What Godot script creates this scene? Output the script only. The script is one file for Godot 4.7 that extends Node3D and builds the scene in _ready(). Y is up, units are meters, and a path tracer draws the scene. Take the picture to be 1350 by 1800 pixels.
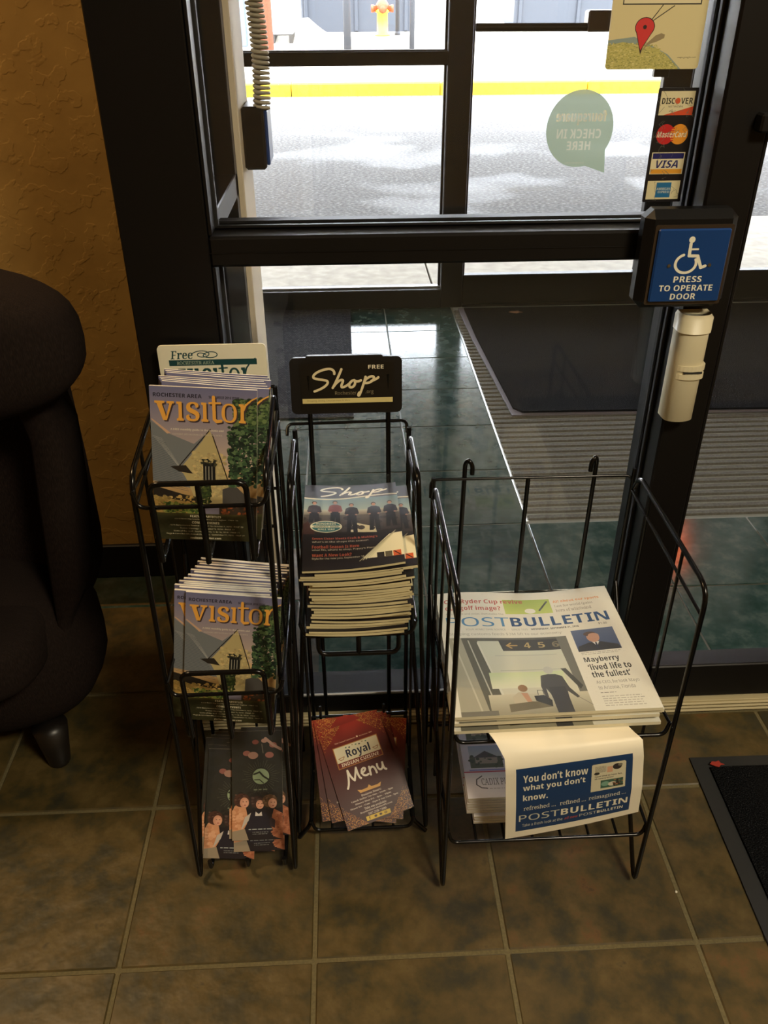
extends Node3D

# ---------------------------------------------------------------- helpers
var M := {}
var taken := {}
var rng := RandomNumberGenerator.new()

func numbered(called: String) -> String:
	taken[called] = taken.get(called, 0) + 1
	return called if taken[called] == 1 else "%s_%03d" % [called, taken[called] - 1]

func thing(called: String, label: String, category: String, at := Vector3.ZERO, group := "") -> Node3D:
	var o := Node3D.new()
	o.name = numbered(called)
	add_child(o)
	o.position = at
	o.set_meta("label", label)
	o.set_meta("category", category)
	if group:
		o.set_meta("group", group)
	return o

func obj(called: String, mesh: Mesh, m: Material, parent: Node = null, at := Vector3.ZERO) -> MeshInstance3D:
	var o := MeshInstance3D.new()
	o.mesh = mesh
	o.material_override = m
	if parent == null:
		o.name = numbered(called)
		add_child(o)
	else:
		o.name = called
		parent.add_child(o, true)
	o.position = at
	return o

func tag(o: Node, label: String, category: String, group := "") -> Node:
	o.set_meta("label", label)
	o.set_meta("category", category)
	if group:
		o.set_meta("group", group)
	return o

func struct(called: String, mesh: Mesh, m: Material, at := Vector3.ZERO) -> MeshInstance3D:
	var o := obj(called, mesh, m, null, at)
	o.set_meta("kind", "structure")
	return o

func struct_node(called: String, at := Vector3.ZERO) -> Node3D:
	var o := Node3D.new()
	o.name = numbered(called)
	add_child(o)
	o.position = at
	o.set_meta("kind", "structure")
	return o

func mat(called: String, c: Color, rough := 0.6, metal := 0.0, spec := 0.5) -> StandardMaterial3D:
	var m := StandardMaterial3D.new()
	m.resource_name = called
	m.albedo_color = c
	m.roughness = rough
	m.metallic = metal
	m.metallic_specular = spec
	M[called] = m
	return m

func rgb(r: int, g: int, b: int, a := 255) -> Color:
	return Color(r / 255.0, g / 255.0, b / 255.0, a / 255.0)

func noise_tex(seed_: int, freq: float, ramp: Array, size := 512, octaves := 4, kind := FastNoiseLite.TYPE_SIMPLEX_SMOOTH, fractal := FastNoiseLite.FRACTAL_FBM, gain := 0.5) -> NoiseTexture2D:
	var n := FastNoiseLite.new()
	n.seed = seed_
	n.frequency = freq
	n.noise_type = kind
	n.fractal_type = fractal
	n.fractal_octaves = octaves
	n.fractal_gain = gain
	var t := NoiseTexture2D.new()
	t.width = size
	t.height = size
	t.seamless = true
	t.noise = n
	if ramp.size():
		var g := Gradient.new()
		var offs := PackedFloat32Array()
		var cols := PackedColorArray()
		for r in ramp:
			offs.append(r[0])
			cols.append(r[1])
		g.offsets = offs
		g.colors = cols
		t.color_ramp = g
	return t

func tri_scale(m: StandardMaterial3D, s: float, world := true) -> void:
	m.uv1_triplanar = true
	m.uv1_world_triplanar = world
	m.uv1_scale = Vector3(s, s, s)

func relief(m: StandardMaterial3D, t: Texture2D, depth_cm: float) -> void:
	m.heightmap_enabled = true
	m.heightmap_texture = t
	m.heightmap_scale = depth_cm

# quad a b c d counter-clockwise seen from outside
func quad(st: SurfaceTool, a: Vector3, b: Vector3, c: Vector3, d: Vector3) -> void:
	for p in [a, c, b, a, d, c]:
		st.add_vertex(p)

func begin(smooth := false) -> SurfaceTool:
	var st := SurfaceTool.new()
	st.begin(Mesh.PRIMITIVE_TRIANGLES)
	st.set_smooth_group(0 if smooth else -1)
	return st

func finish(st: SurfaceTool) -> ArrayMesh:
	st.generate_normals()
	return st.commit()

# bevelled box from lo to hi
func add_box(st: SurfaceTool, lo: Vector3, hi: Vector3, b := 0.0) -> void:
	var c := (lo + hi) * 0.5
	var h := (hi - lo) * 0.5
	b = minf(b, minf(h.x, minf(h.y, h.z)) * 0.9)
	if b <= 0.0:
		for ax in 3:
			for s in [-1.0, 1.0]:
				var u := (ax + 1) % 3
				var v := (ax + 2) % 3
				var q := []
				for k in [[-1, -1], [1, -1], [1, 1], [-1, 1]]:
					var p := Vector3.ZERO
					p[ax] = s * h[ax]
					p[u] = k[0] * h[u]
					p[v] = k[1] * h[v]
					q.append(c + p)
				if s > 0:
					quad(st, q[0], q[1], q[2], q[3])
				else:
					quad(st, q[3], q[2], q[1], q[0])
		return
	# corner points: for each corner three points
	var pt := func(sx: float, sy: float, sz: float, ax: int) -> Vector3:
		var p := Vector3(sx * (h.x - b), sy * (h.y - b), sz * (h.z - b))
		var s := [sx, sy, sz]
		p[ax] = s[ax] * h[ax]
		return c + p
	for ax in 3:
		var u := (ax + 1) % 3
		var v := (ax + 2) % 3
		for s in [-1.0, 1.0]:
			var q := []
			for k in [[-1.0, -1.0], [1.0, -1.0], [1.0, 1.0], [-1.0, 1.0]]:
				var sg := [0.0, 0.0, 0.0]
				sg[ax] = s
				sg[u] = k[0]
				sg[v] = k[1]
				q.append(pt.call(sg[0], sg[1], sg[2], ax))
			if s > 0:
				quad(st, q[0], q[1], q[2], q[3])
			else:
				quad(st, q[3], q[2], q[1], q[0])
		# edges along ax
		for su in [-1.0, 1.0]:
			for sv in [-1.0, 1.0]:
				var e := []
				for sa in [-1.0, 1.0]:
					var sg := [0.0, 0.0, 0.0]
					sg[ax] = sa
					sg[u] = su
					sg[v] = sv
					e.append(pt.call(sg[0], sg[1], sg[2], u))
					e.append(pt.call(sg[0], sg[1], sg[2], v))
				if su * sv > 0:
					quad(st, e[0], e[1], e[3], e[2])
				else:
					quad(st, e[2], e[3], e[1], e[0])
	for sx in [-1.0, 1.0]:
		for sy in [-1.0, 1.0]:
			for sz in [-1.0, 1.0]:
				var a: Vector3 = pt.call(sx, sy, sz, 0)
				var bb: Vector3 = pt.call(sx, sy, sz, 1)
				var cc: Vector3 = pt.call(sx, sy, sz, 2)
				if sx * sy * sz > 0:
					for p in [a, cc, bb]:
						st.add_vertex(p)
				else:
					for p in [a, bb, cc]:
						st.add_vertex(p)

func box(lo: Vector3, hi: Vector3, b := 0.0) -> ArrayMesh:
	var st := begin()
	add_box(st, lo, hi, b)
	return finish(st)

func fillet(pts: Array, r: float) -> Array:
	if r <= 0.0 or pts.size() < 3:
		return pts
	var out := [pts[0]]
	for i in range(1, pts.size() - 1):
		var p: Vector3 = pts[i]
		var a: Vector3 = pts[i - 1]
		var b: Vector3 = pts[i + 1]
		var k := minf(r, minf((a - p).length(), (b - p).length()) * 0.48)
		var s := p + (a - p).normalized() * k
		var e := p + (b - p).normalized() * k
		for j in 6:
			var t := j / 5.0
			out.append(s * (1 - t) * (1 - t) + p * 2 * t * (1 - t) + e * t * t)
	out.append(pts[-1])
	return out

func add_tube(st: SurfaceTool, pts: Array, r: float, seg := 8, r1 := -1.0) -> void:
	var n := pts.size()
	var rings := []
	var prev := Vector3.ZERO
	for i in n:
		var d: Vector3 = (pts[mini(i + 1, n - 1)] - pts[maxi(i - 1, 0)]).normalized()
		var x: Vector3
		if i == 0:
			x = d.cross(Vector3.UP if absf(d.y) < 0.9 else Vector3.RIGHT).normalized()
		else:
			x = (prev - d * prev.dot(d)).normalized()
		prev = x
		var y := d.cross(x)
		var rr := r if r1 < 0 else lerpf(r, r1, float(i) / (n - 1))
		var ring := []
		for k in seg:
			var a := TAU * k / seg
			ring.append([pts[i] + (x * cos(a) + y * sin(a)) * rr, x * cos(a) + y * sin(a)])
		rings.append(ring)
	for i in n - 1:
		for k in seg:
			var k2 := (k + 1) % seg
			for q in [rings[i][k], rings[i + 1][k2], rings[i][k2], rings[i][k], rings[i + 1][k], rings[i + 1][k2]]:
				st.set_normal(q[1])
				st.add_vertex(q[0])
	for e in [0, n - 1]:
		var d: Vector3 = (pts[0] - pts[1]).normalized() if e == 0 else (pts[n - 1] - pts[n - 2]).normalized()
		st.set_normal(d)
		for k in seg:
			var k2 := (k + 1) % seg
			var tri := [pts[e], rings[e][k][0], rings[e][k2][0]] if e == 0 else [pts[e], rings[e][k2][0], rings[e][k][0]]
			for p in tri:
				st.add_vertex(p)

func tube(pts: Array, r: float, fil := 0.0, seg := 8, r1 := -1.0) -> ArrayMesh:
	var st := SurfaceTool.new()
	st.begin(Mesh.PRIMITIVE_TRIANGLES)
	add_tube(st, fillet(pts, fil), r, seg, r1)
	return st.commit()

func tubes(list: Array, r: float, fil := 0.0, seg := 8) -> ArrayMesh:
	var st := SurfaceTool.new()
	st.begin(Mesh.PRIMITIVE_TRIANGLES)
	for pts in list:
		add_tube(st, fillet(pts, fil), r, seg)
	return st.commit()

# profile: [[radius, y], ...] from bottom to top
func lathe(profile: Array, seg := 20) -> ArrayMesh:
	var st := begin(true)
	for i in profile.size() - 1:
		for k in seg:
			var a := TAU * k / seg
			var b := TAU * (k + 1) / seg
			var p := profile[i] as Array
			var q := profile[i + 1] as Array
			quad(st, Vector3(p[0] * cos(b), p[1], p[0] * sin(b)), Vector3(p[0] * cos(a), p[1], p[0] * sin(a)), Vector3(q[0] * cos(a), q[1], q[0] * sin(a)), Vector3(q[0] * cos(b), q[1], q[0] * sin(b)))
	return finish(st)

# rounded body: superellipsoid
func blob(c: Vector3, r: Vector3, e := 3.0, nu := 36, nv := 20) -> ArrayMesh:
	var st := begin(true)
	var pt := func(i: int, j: int) -> Vector3:
		var a := TAU * i / nu
		var b := PI * (float(j) / nv - 0.5)
		var f := func(x: float) -> float: return signf(x) * pow(absf(x), 2.0 / e)
		return c + Vector3(r.x * f.call(cos(b)) * f.call(cos(a)), r.y * f.call(sin(b)), r.z * f.call(cos(b)) * f.call(sin(a)))
	for i in nu:
		for j in nv:
			quad(st, pt.call(i + 1, j), pt.call(i, j), pt.call(i, j + 1), pt.call(i + 1, j + 1))
	return finish(st)

# loft closed rings of equal length
func loft(rings: Array, smooth := true) -> ArrayMesh:
	var st := begin(smooth)
	var n: int = rings[0].size()
	for i in rings.size() - 1:
		for k in n:
			var k2 := (k + 1) % n
			quad(st, rings[i][k2], rings[i][k], rings[i + 1][k], rings[i + 1][k2])
	for e in [0, rings.size() - 1]:
		var c := Vector3.ZERO
		for p in rings[e]:
			c += p / n
		for k in n:
			var k2 := (k + 1) % n
			var t := [c, rings[e][k2], rings[e][k]] if e != 0 else [c, rings[e][k], rings[e][k2]]
			for p in t:
				st.add_vertex(p)
	return finish(st)

# prism from a polygon in the x-y plane (counter-clockwise), z0 back to z1 front
func prism(poly: PackedVector2Array, z0: float, z1: float) -> ArrayMesh:
	var st := begin()
	var tri := Geometry2D.triangulate_polygon(poly)
	for i in range(0, tri.size(), 3):
		var a := poly[tri[i]]
		var b := poly[tri[i + 1]]
		var c := poly[tri[i + 2]]
		if (b - a).cross(c - a) < 0:
			var t := b
			b = c
			c = t
		for p in [a, c, b]:
			st.add_vertex(Vector3(p.x, p.y, z1))
		for p in [a, b, c]:
			st.add_vertex(Vector3(p.x, p.y, z0))
	for i in poly.size():
		var a := poly[i]
		var b := poly[(i + 1) % poly.size()]
		quad(st, Vector3(a.x, a.y, z0), Vector3(b.x, b.y, z0), Vector3(b.x, b.y, z1), Vector3(a.x, a.y, z1))
	return finish(st)

func round_rect(x0: float, y0: float, x1: float, y1: float, r: float) -> PackedVector2Array:
	var p := PackedVector2Array()
	for c in [[x1 - r, y0 + r, -90], [x1 - r, y1 - r, 0], [x0 + r, y1 - r, 90], [x0 + r, y0 + r, 180]]:
		for k in 7:
			var a := deg_to_rad(c[2] + 15.0 * k)
			p.append(Vector2(c[0] + r * cos(a), c[1] + r * sin(a)))
	return p

# flat printed face with a UV of 0..1 over the polygon's bounds (v down), facing +z
func printed_face(poly: PackedVector2Array, z: float) -> ArrayMesh:
	var st := SurfaceTool.new()
	st.begin(Mesh.PRIMITIVE_TRIANGLES)
	var lo := poly[0]
	var hi := poly[0]
	for p in poly:
		lo = lo.min(p)
		hi = hi.max(p)
	var tri := Geometry2D.triangulate_polygon(poly)
	for i in range(0, tri.size(), 3):
		var a := poly[tri[i]]
		var b := poly[tri[i + 1]]
		var c := poly[tri[i + 2]]
		if (b - a).cross(c - a) < 0:
			var t := b
			b = c
			c = t
		for p in [a, c, b]:
			st.set_normal(Vector3(0, 0, 1))
			st.set_uv(Vector2((p.x - lo.x) / (hi.x - lo.x), (hi.y - p.y) / (hi.y - lo.y)))
			st.add_vertex(Vector3(p.x, p.y, z))
	return st.commit()

# a bound or folded paper: face over f(u, v) with u to the right and v down; pages t thick behind it
func paper(f: Callable, nu: int, nv: int, t: float) -> Array:
	var P := []
	var Q := []
	for j in nv + 1:
		for i in nu + 1:
			var u := float(i) / nu
			var v := float(j) / nv
			var p: Vector3 = f.call(u, v)
			var du: Vector3 = f.call(minf(u + 0.01, 1.01), v) - f.call(u - 0.01, v)
			var dv: Vector3 = f.call(u, v + 0.01) - f.call(u, v - 0.01)
			var n := dv.cross(du).normalized()
			P.append(p)
			Q.append([p - n * t, n])
	var st := SurfaceTool.new()
	st.begin(Mesh.PRIMITIVE_TRIANGLES)
	var w := nu + 1
	for j in nv:
		for i in nu:
			for k in [[i, j], [i + 1, j], [i + 1, j + 1], [i, j], [i + 1, j + 1], [i, j + 1]]:
				var at: int = k[1] * w + k[0]
				st.set_normal(Q[at][1])
				st.set_uv(Vector2(float(k[0]) / nu, float(k[1]) / nv))
				st.add_vertex(P[at])
	var face := st.commit()
	st = begin()
	for j in nv:
		for i in nu:
			var a: int = j * w + i
			quad(st, Q[a][0], Q[a + 1][0], Q[a + 1 + w][0], Q[a + w][0])
	for i in nu:
		var a: int = i
		quad(st, P[a + 1], P[a], Q[a][0], Q[a + 1][0])
		var b: int = nv * w + i
		quad(st, P[b], P[b + 1], Q[b + 1][0], Q[b][0])
	for j in nv:
		var a: int = j * w
		quad(st, P[a], P[a + w], Q[a + w][0], Q[a][0])
		var b: int = j * w + nu
		quad(st, P[b + w], P[b], Q[b][0], Q[b + w][0])
	return [face, finish(st)]

# ---------------------------------------------------------------- print: a small drawing surface
class Canvas:
	var img: Image
	var w: int
	var h: int
	var rng := RandomNumberGenerator.new()
	static var shapes := {}
	func _init(w_: int, h_: int, c: Color) -> void:
		w = w_
		h = h_
		img = Image.create_empty(w, h, false, Image.FORMAT_RGBA8)
		img.fill(c)
		rng.seed = 7
	func rect(x: float, y: float, ww: float, hh: float, c: Color) -> void:
		img.fill_rect(Rect2i(int(x), int(y), int(ww), int(hh)), c)
	func fade(x: float, y: float, ww: float, hh: float, a: Color, b: Color) -> void:
		for k in int(hh):
			rect(x, y + k, ww, 1, a.lerp(b, k / hh))
	func tri(a: Vector2, b: Vector2, c: Vector2, col: Color) -> void:
		var y0 := maxi(int(ceil(minf(a.y, minf(b.y, c.y)) - 0.5)), 0)
		var y1 := mini(int(floor(maxf(a.y, maxf(b.y, c.y)) - 0.5)), h - 1)
		for y in range(y0, y1 + 1):
			var yy := y + 0.5
			var lo := 1e9
			var hi := -1e9
			for e in [[a, b], [b, c], [c, a]]:
				var p: Vector2 = e[0]
				var q: Vector2 = e[1]
				if (p.y <= yy) != (q.y <= yy):
					var x := p.x + (q.x - p.x) * (yy - p.y) / (q.y - p.y)
					lo = minf(lo, x)
					hi = maxf(hi, x)
			if hi >= lo:
				var x0 := int(round(lo))
				var x1 := maxi(int(round(hi)), x0 + (1 if hi - lo > 0.3 else 0))
				if x1 > x0:
					img.fill_rect(Rect2i(x0, y, x1 - x0, 1), col)
	func poly(p: Array, col: Color) -> void:
		var pk := PackedVector2Array()
		for q in p:
			pk.append(Vector2(q[0], q[1]))
		var t := Geometry2D.triangulate_polygon(pk)
		for i in range(0, t.size(), 3):
			tri(pk[t[i]], pk[t[i + 1]], pk[t[i + 2]], col)
	func disc(x: float, y: float, rx: float, ry: float, col: Color) -> void:
		for k in range(int(floor(y - ry)), int(ceil(y + ry)) + 1):
			var d := 1.0 - pow((k + 0.5 - y) / ry, 2)
			if d > 0:
				var hw := rx * sqrt(d)
				img.fill_rect(Rect2i(int(round(x - hw)), k, maxi(int(round(2 * hw)), 1), 1), col)
	func line(pts: Array, width: float, col: Color, w1 := -1.0) -> void:
		for i in pts.size() - 1:
			var a := Vector2(pts[i][0], pts[i][1])
			var b := Vector2(pts[i + 1][0], pts[i + 1][1])
			var n := maxi(int((b - a).length() / maxf(width * 0.25, 0.7)), 1)
			for k in n + 1:
				var p := a.lerp(b, float(k) / n)
				var ww := width if w1 < 0 else lerpf(width, w1, (i + float(k) / n) / (pts.size() - 1))
				disc(p.x, p.y, ww * 0.5, ww * 0.5, col)
	# cubic strokes: [start, c1, c2, end, c1, c2, end ...] placed by at + s * point
	func stroke(p: Array, at: Vector2, s: Vector2, width: float, col: Color) -> void:
		var out := []
		for i in range(0, p.size() - 3, 3):
			for k in 17:
				var t := k / 16.0
				var q := Vector2.ZERO
				for c in [[0, pow(1 - t, 3)], [1, 3 * t * pow(1 - t, 2)], [2, 3 * t * t * (1 - t)], [3, pow(t, 3)]]:
					q += Vector2(p[i + c[0]][0], p[i + c[0]][1]) * c[1]
				out.append([at.x + q.x * s.x, at.y + q.y * s.y])
		line(out, width, col)
	static func glyphs(s: String, font: String, weight: int, italic: bool) -> PackedVector2Array:
		var key := s + "|" + font + str(weight) + str(italic)
		if not shapes.has(key):
			var f := SystemFont.new()
			f.font_names = PackedStringArray([font])
			f.font_weight = weight
			var t := TextMesh.new()
			t.font = f
			t.font_size = 48
			t.pixel_size = 0.02
			t.depth = 0.0
			t.curve_step = 2.0
			t.text = s
			var arr := t.get_mesh_arrays()
			var v: PackedVector3Array = arr[Mesh.ARRAY_VERTEX]
			var idx = arr[Mesh.ARRAY_INDEX]
			var out := PackedVector2Array()
			if idx != null and idx.size():
				for k in idx:
					out.append(Vector2(v[k].x + (v[k].y * 0.2 if italic else 0.0), -v[k].y))
			else:
				for q in v:
					out.append(Vector2(q.x + (q.y * 0.2 if italic else 0.0), -q.y))
			shapes[key] = out
		return shapes[key]
	# fits the lettering into the rectangle; ww or hh of 0 keeps its proportions. turn in degrees about (x, y)
	func text(s: String, x: float, y: float, ww: float, hh: float, col: Color, font := "Droid Sans", weight := 400, italic := false, turn := 0.0) -> void:
		var g := glyphs(s, font, weight, italic)
		if g.is_empty():
			return
		var lo := g[0]
		var hi := g[0]
		for p in g:
			lo = lo.min(p)
			hi = hi.max(p)
		var size := hi - lo
		var sx := ww / size.x if ww > 0 else hh / size.y
		var sy := hh / size.y if hh > 0 else sx
		var r := Vector2(x, y)
		var c := cos(deg_to_rad(turn))
		var n := sin(deg_to_rad(turn))
		for i in range(0, g.size() - 2, 3):
			var q := []
			for k in 3:
				var p := (g[i + k] - lo) * Vector2(sx, sy)
				q.append(r + Vector2(p.x * c - p.y * n, p.x * n + p.y * c))
			tri(q[0], q[1], q[2], col)
	func scatter(n: int, x: float, y: float, ww: float, hh: float, r0: float, r1: float, cols: Array) -> void:
		for k in n:
			var r := rng.randf_range(r0, r1)
			disc(x + rng.randf() * ww, y + rng.randf() * hh, r, r * rng.randf_range(0.5, 1.0), cols[rng.randi() % cols.size()])
	# rows of unreadably small print
	func small_print(x: float, y: float, ww: float, rows: int, dy: float, th: float, col: Color) -> void:
		for k in rows:
			var at := x
			var right := x + ww * rng.randf_range(0.82, 1.0)
			while at < right:
				var l := rng.randf_range(1.5, 5.0) * th
				rect(at, y + k * dy, minf(l, right - at), maxf(th, 1), col)
				at += l + th * 0.9
	func tex() -> ImageTexture:
		return ImageTexture.create_from_image(img)

func print_mat(called: String, cv: Canvas, rough := 0.5, alpha := false) -> StandardMaterial3D:
	var m := mat(called, Color.WHITE, rough)
	m.albedo_texture = cv.tex()
	m.texture_repeat = false
	if alpha:
		m.transparency = BaseMaterial3D.TRANSPARENCY_ALPHA
	return m

const SERIF := "Droid Serif"

# «Visitor» in tall serif capitals of one height with the long r
func visitor_word(c: Canvas, x: float, y: float, w: float, h: float, col: Color) -> void:
	c.text("v", x, y, w * 0.21, h, col, SERIF, 700)
	c.text("ı", x + w * 0.235, y, w * 0.075, h, col, SERIF, 700)
	c.text("s", x + w * 0.335, y, w * 0.145, h, col, SERIF, 700)
	c.text("ı", x + w * 0.5, y, w * 0.075, h, col, SERIF, 700)
	c.line([[x + w * 0.635, y - h * 0.3], [x + w * 0.64, y + h * 0.85], [x + w * 0.665, y + h * 0.97], [x + w * 0.71, y + h * 0.93]], w * 0.036, col)
	c.line([[x + w * 0.59, y + h * 0.02], [x + w * 0.705, y]], w * 0.022, col)
	c.text("o", x + w * 0.72, y, w * 0.165, h, col, SERIF, 400)
	c.text("ı", x + w * 0.905, y, w * 0.075, h, col, SERIF, 700)
	c.line([[x + w * 0.955, y + h * 0.3], [x + w * 0.98, y + h * 0.05], [x + w * 1.04, y - h * 0.2], [x + w * 1.12, y - h * 0.42]], w * 0.03, col, w * 0.012)

func shop_word(c: Canvas, at: Vector2, s: Vector2, width: float, col: Color) -> void:
	for p in [
		[[485, 285], [490, 250], [460, 236], [430, 240], [375, 246], [305, 280], [310, 312], [315, 335], [400, 330], [425, 350], [440, 372], [400, 412], [315, 440]],
		[[545, 245], [520, 310], [490, 370], [468, 412]],
		[[480, 395], [505, 355], [545, 330], [555, 345], [560, 362], [530, 395], [545, 407], [562, 412], [600, 385], [622, 362]],
		[[650, 345], [612, 350], [594, 400], [617, 410], [647, 414], [668, 372], [650, 345], [660, 362], [690, 360], [705, 348]],
		[[745, 318], [730, 380], [705, 450], [692, 480], [684, 495], [674, 484], [690, 460]],
		[[735, 358], [765, 312], [812, 305], [815, 325], [816, 355], [770, 382], [735, 372]],
		[[795, 355], [815, 350], [838, 338], [852, 325]]]:
		c.stroke(p, at - Vector2(305, 240) * s, s, width, col)

func make_prints() -> void:
	var c: Canvas
	# visitor guide cover
	c = Canvas.new(600, 920, rgb(118, 112, 128))
	c.fade(0, 0, 600, 480, rgb(106, 106, 138), rgb(192, 168, 146))
	c.fade(0, 480, 600, 220, rgb(205, 170, 130), rgb(150, 120, 70))
	c.poly([[0, 200], [90, 270], [240, 330], [330, 250], [300, 330], [230, 470], [140, 480], [290, 610], [0, 560]], rgb(112, 116, 118))
	for k in 26:
		c.line([[0, 300 + k * 11], [80 + 5 * k, 330 + k * 11.5]], 2, rgb(70, 76, 84))
		c.line([[10 + k * 7, 290 + k * 9], [60 + 6 * k, 305 + k * 10]], 2, rgb(160, 160, 155))
	c.poly([[0, 190], [10, 190], [110, 270], [90, 275]], rgb(196, 160, 130))
	c.poly([[288, 310], [330, 240], [352, 300], [460, 600], [440, 690], [250, 690], [200, 560], [160, 480]], rgb(176, 160, 112))
	c.scatter(260, 230, 380, 190, 270, 3, 12, [rgb(190, 172, 118), rgb(168, 148, 100), rgb(200, 176, 120), rgb(158, 144, 104)])
	c.line([[335, 240], [150, 470]], 6, rgb(30, 26, 24))
	c.line([[345, 270], [440, 570]], 6, rgb(34, 28, 24))
	c.poly([[100, 470], [190, 460], [230, 510], [150, 500]], rgb(40, 36, 32))
	c.rect(290, 440, 70, 130, rgb(24, 26, 26))
	for k in 3:
		c.rect(302 + k * 18, 462, 5, 104, rgb(150, 146, 130))
	c.scatter(40, 280, 420, 90, 40, 3, 9, [rgb(36, 38, 34), rgb(60, 60, 44)])
	c.poly([[0, 590], [180, 640], [290, 660], [230, 700], [0, 650]], rgb(36, 32, 28))
	c.poly([[0, 650], [230, 690], [230, 790], [0, 790]], rgb(170, 140, 80))
	c.scatter(140, 0, 650, 240, 130, 4, 13, [rgb(184, 150, 84), rgb(150, 126, 70), rgb(196, 164, 98), rgb(128, 108, 62)])
	c.poly([[400, 600], [470, 570], [540, 640], [600, 650], [600, 780], [400, 720]], rgb(70, 68, 66))
	c.rect(380, 690, 220, 90, rgb(52, 42, 34))
	c.scatter(50, 390, 690, 180, 80, 4, 12, [rgb(110, 60, 34), rgb(150, 80, 44), rgb(40, 34, 28)])
	c.scatter(620, 470, 60, 150, 180, 4, 15, [rgb(70, 92, 54), rgb(42, 62, 40), rgb(100, 118, 74), rgb(34, 48, 36)])
	c.scatter(900, 440, 220, 180, 360, 4, 15, [rgb(44, 66, 46), rgb(30, 46, 36), rgb(88, 110, 74), rgb(58, 84, 56), rgb(24, 36, 30)])
	c.scatter(200, 250, 560, 80, 140, 3, 12, [rgb(44, 60, 34), rgb(32, 40, 26), rgb(74, 88, 44)])
	c.scatter(280, 60, 690, 230, 100, 4, 12, [rgb(70, 96, 40), rgb(116, 130, 60), rgb(48, 72, 34), rgb(150, 156, 84)])
	c.rect(0, 775, 600, 145, rgb(42, 42, 24))
	c.fade(0, 755, 600, 22, rgb(70, 66, 36), rgb(42, 42, 24))
	c.scatter(240, 0, 790, 600, 130, 3, 10, [rgb(46, 46, 27), rgb(38, 40, 24), rgb(50, 48, 30)])
	c.text("ROCHESTER AREA", 20, 38, 270, 22, rgb(30, 28, 40), "Droid Sans", 700)
	c.text("SEPTEMBER 2016 ISSUE", 330, 44, 170, 15, rgb(44, 42, 56), "Droid Sans", 700)
	visitor_word(c, 34, 92, 520, 112, rgb(60, 48, 52))
	visitor_word(c, 26, 84, 520, 112, rgb(224, 162, 70))
	c.text("A FREE monthly guide to the events and", 110, 240, 300, 16, rgb(206, 196, 176), "Droid Sans", 700)
	c.text("current attractions in the city area", 120, 268, 280, 14, rgb(190, 180, 162))
	var cream := rgb(214, 206, 178)
	c.text("FEATURE ARTICLES", 210, 766, 180, 13, cream, "Droid Sans", 700)
	c.text("Card from the Southeast Minnesota Region · PAGE 16", 120, 786, 370, 11, cream)
	c.text("COMING EVENTS", 220, 804, 160, 14, cream, "Droid Sans", 700)
	c.text("2016 Renaissance Festival · August 20–October 2, 2016 · PAGE 20", 90, 826, 430, 11, cream)
	c.text("Fusion Ideology · September 9, 2016 · PAGE 22", 150, 844, 320, 11, cream)
	c.text("Taste of the Trail · September 10, 17 & 24, 2016 · PAGE 21", 110, 862, 390, 11, cream)
	c.text("Dogs & Cats Club 8th Annual Challenge · September 21, 2016 · PAGE 22", 70, 880, 460, 11, cream)
	c.text("rochestervisitor.com", 210, 900, 180, 13, cream, "Droid Sans", 700)
	print_mat("visitor_cover", c, 0.35)
	# visitor header card
	c = Canvas.new(700, 420, rgb(232, 226, 200))
	var teal := rgb(22, 66, 68)
	c.text("Free", 70, 24, 150, 56, teal, SERIF, 700, true)
	for p in [[[216, 46], [250, 20], [320, 20], [330, 46], [330, 76], [250, 76], [252, 52], [256, 34], [300, 40], [310, 56]], [[290, 60], [300, 26], [390, 26], [384, 56], [376, 80], [300, 78], [290, 60]]]:
		c.stroke(p, Vector2.ZERO, Vector2(1, 1), 6, teal)
	c.rect(56, 86, 590, 40, teal)
	c.text("ROCHESTER AREA", 108, 96, 250, 22, rgb(190, 196, 168), SERIF)
	visitor_word(c, 110, 146, 470, 150, teal)
	print_mat("visitor_header", c, 0.45)
	# shop magazine cover
	c = Canvas.new(640, 940, rgb(34, 30, 28))
	c.fade(0, 190, 640, 160, rgb(96, 122, 126), rgb(150, 166, 160))
	c.fade(0, 350, 640, 60, rgb(176, 174, 152), rgb(120, 112, 96))
	c.fade(0, 410, 640, 190, rgb(86, 80, 72), rgb(56, 50, 46))
	for k in 640:
		var yy := 178 + 22 * sin(k / 640.0 * 5.2 + 0.4)
		c.rect(k, yy, 1, 16, rgb(206, 200, 172))
	shop_word(c, Vector2(110, 34), Vector2(0.84, 0.66), 17, rgb(226, 220, 196))
	c.text("Rochester", 250, 138, 160, 22, rgb(96, 84, 70))
	c.text(".org", 480, 138, 60, 22, rgb(96, 84, 70))
	c.poly([[300, 560], [340, 500], [470, 560], [480, 620], [300, 600]], rgb(196, 186, 150))
	c.scatter(40, 0, 430, 640, 160, 10, 30, [rgb(66, 60, 54), rgb(50, 46, 44)])
	for f in [[70, 250, 250, rgb(44, 32, 30)], [210, 240, 320, rgb(120, 60, 54)], [320, 275, 330, rgb(28, 22, 24)], [470, 275, 320, rgb(30, 28, 30)], [580, 270, 300, rgb(34, 34, 42)]]:
		var x: float = f[0]
		var y: float = f[1]
		var sk := rgb(176, 128, 104)
		c.poly([[x - 48, y + 120], [x - 38, y + 56], [x - 14, y + 38], [x + 14, y + 38], [x + 40, y + 56], [x + 50, y + 120], [x + 30, y + 140], [x - 30, y + 140]], f[3])
		c.poly([[x - 30, y + 130], [x + 30, y + 130], [x + 36, y + f[2]], [x + 8, y + f[2]], [x, y + 190], [x - 10, y + f[2]], [x - 36, y + f[2]]], rgb(26, 24, 26))
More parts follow.
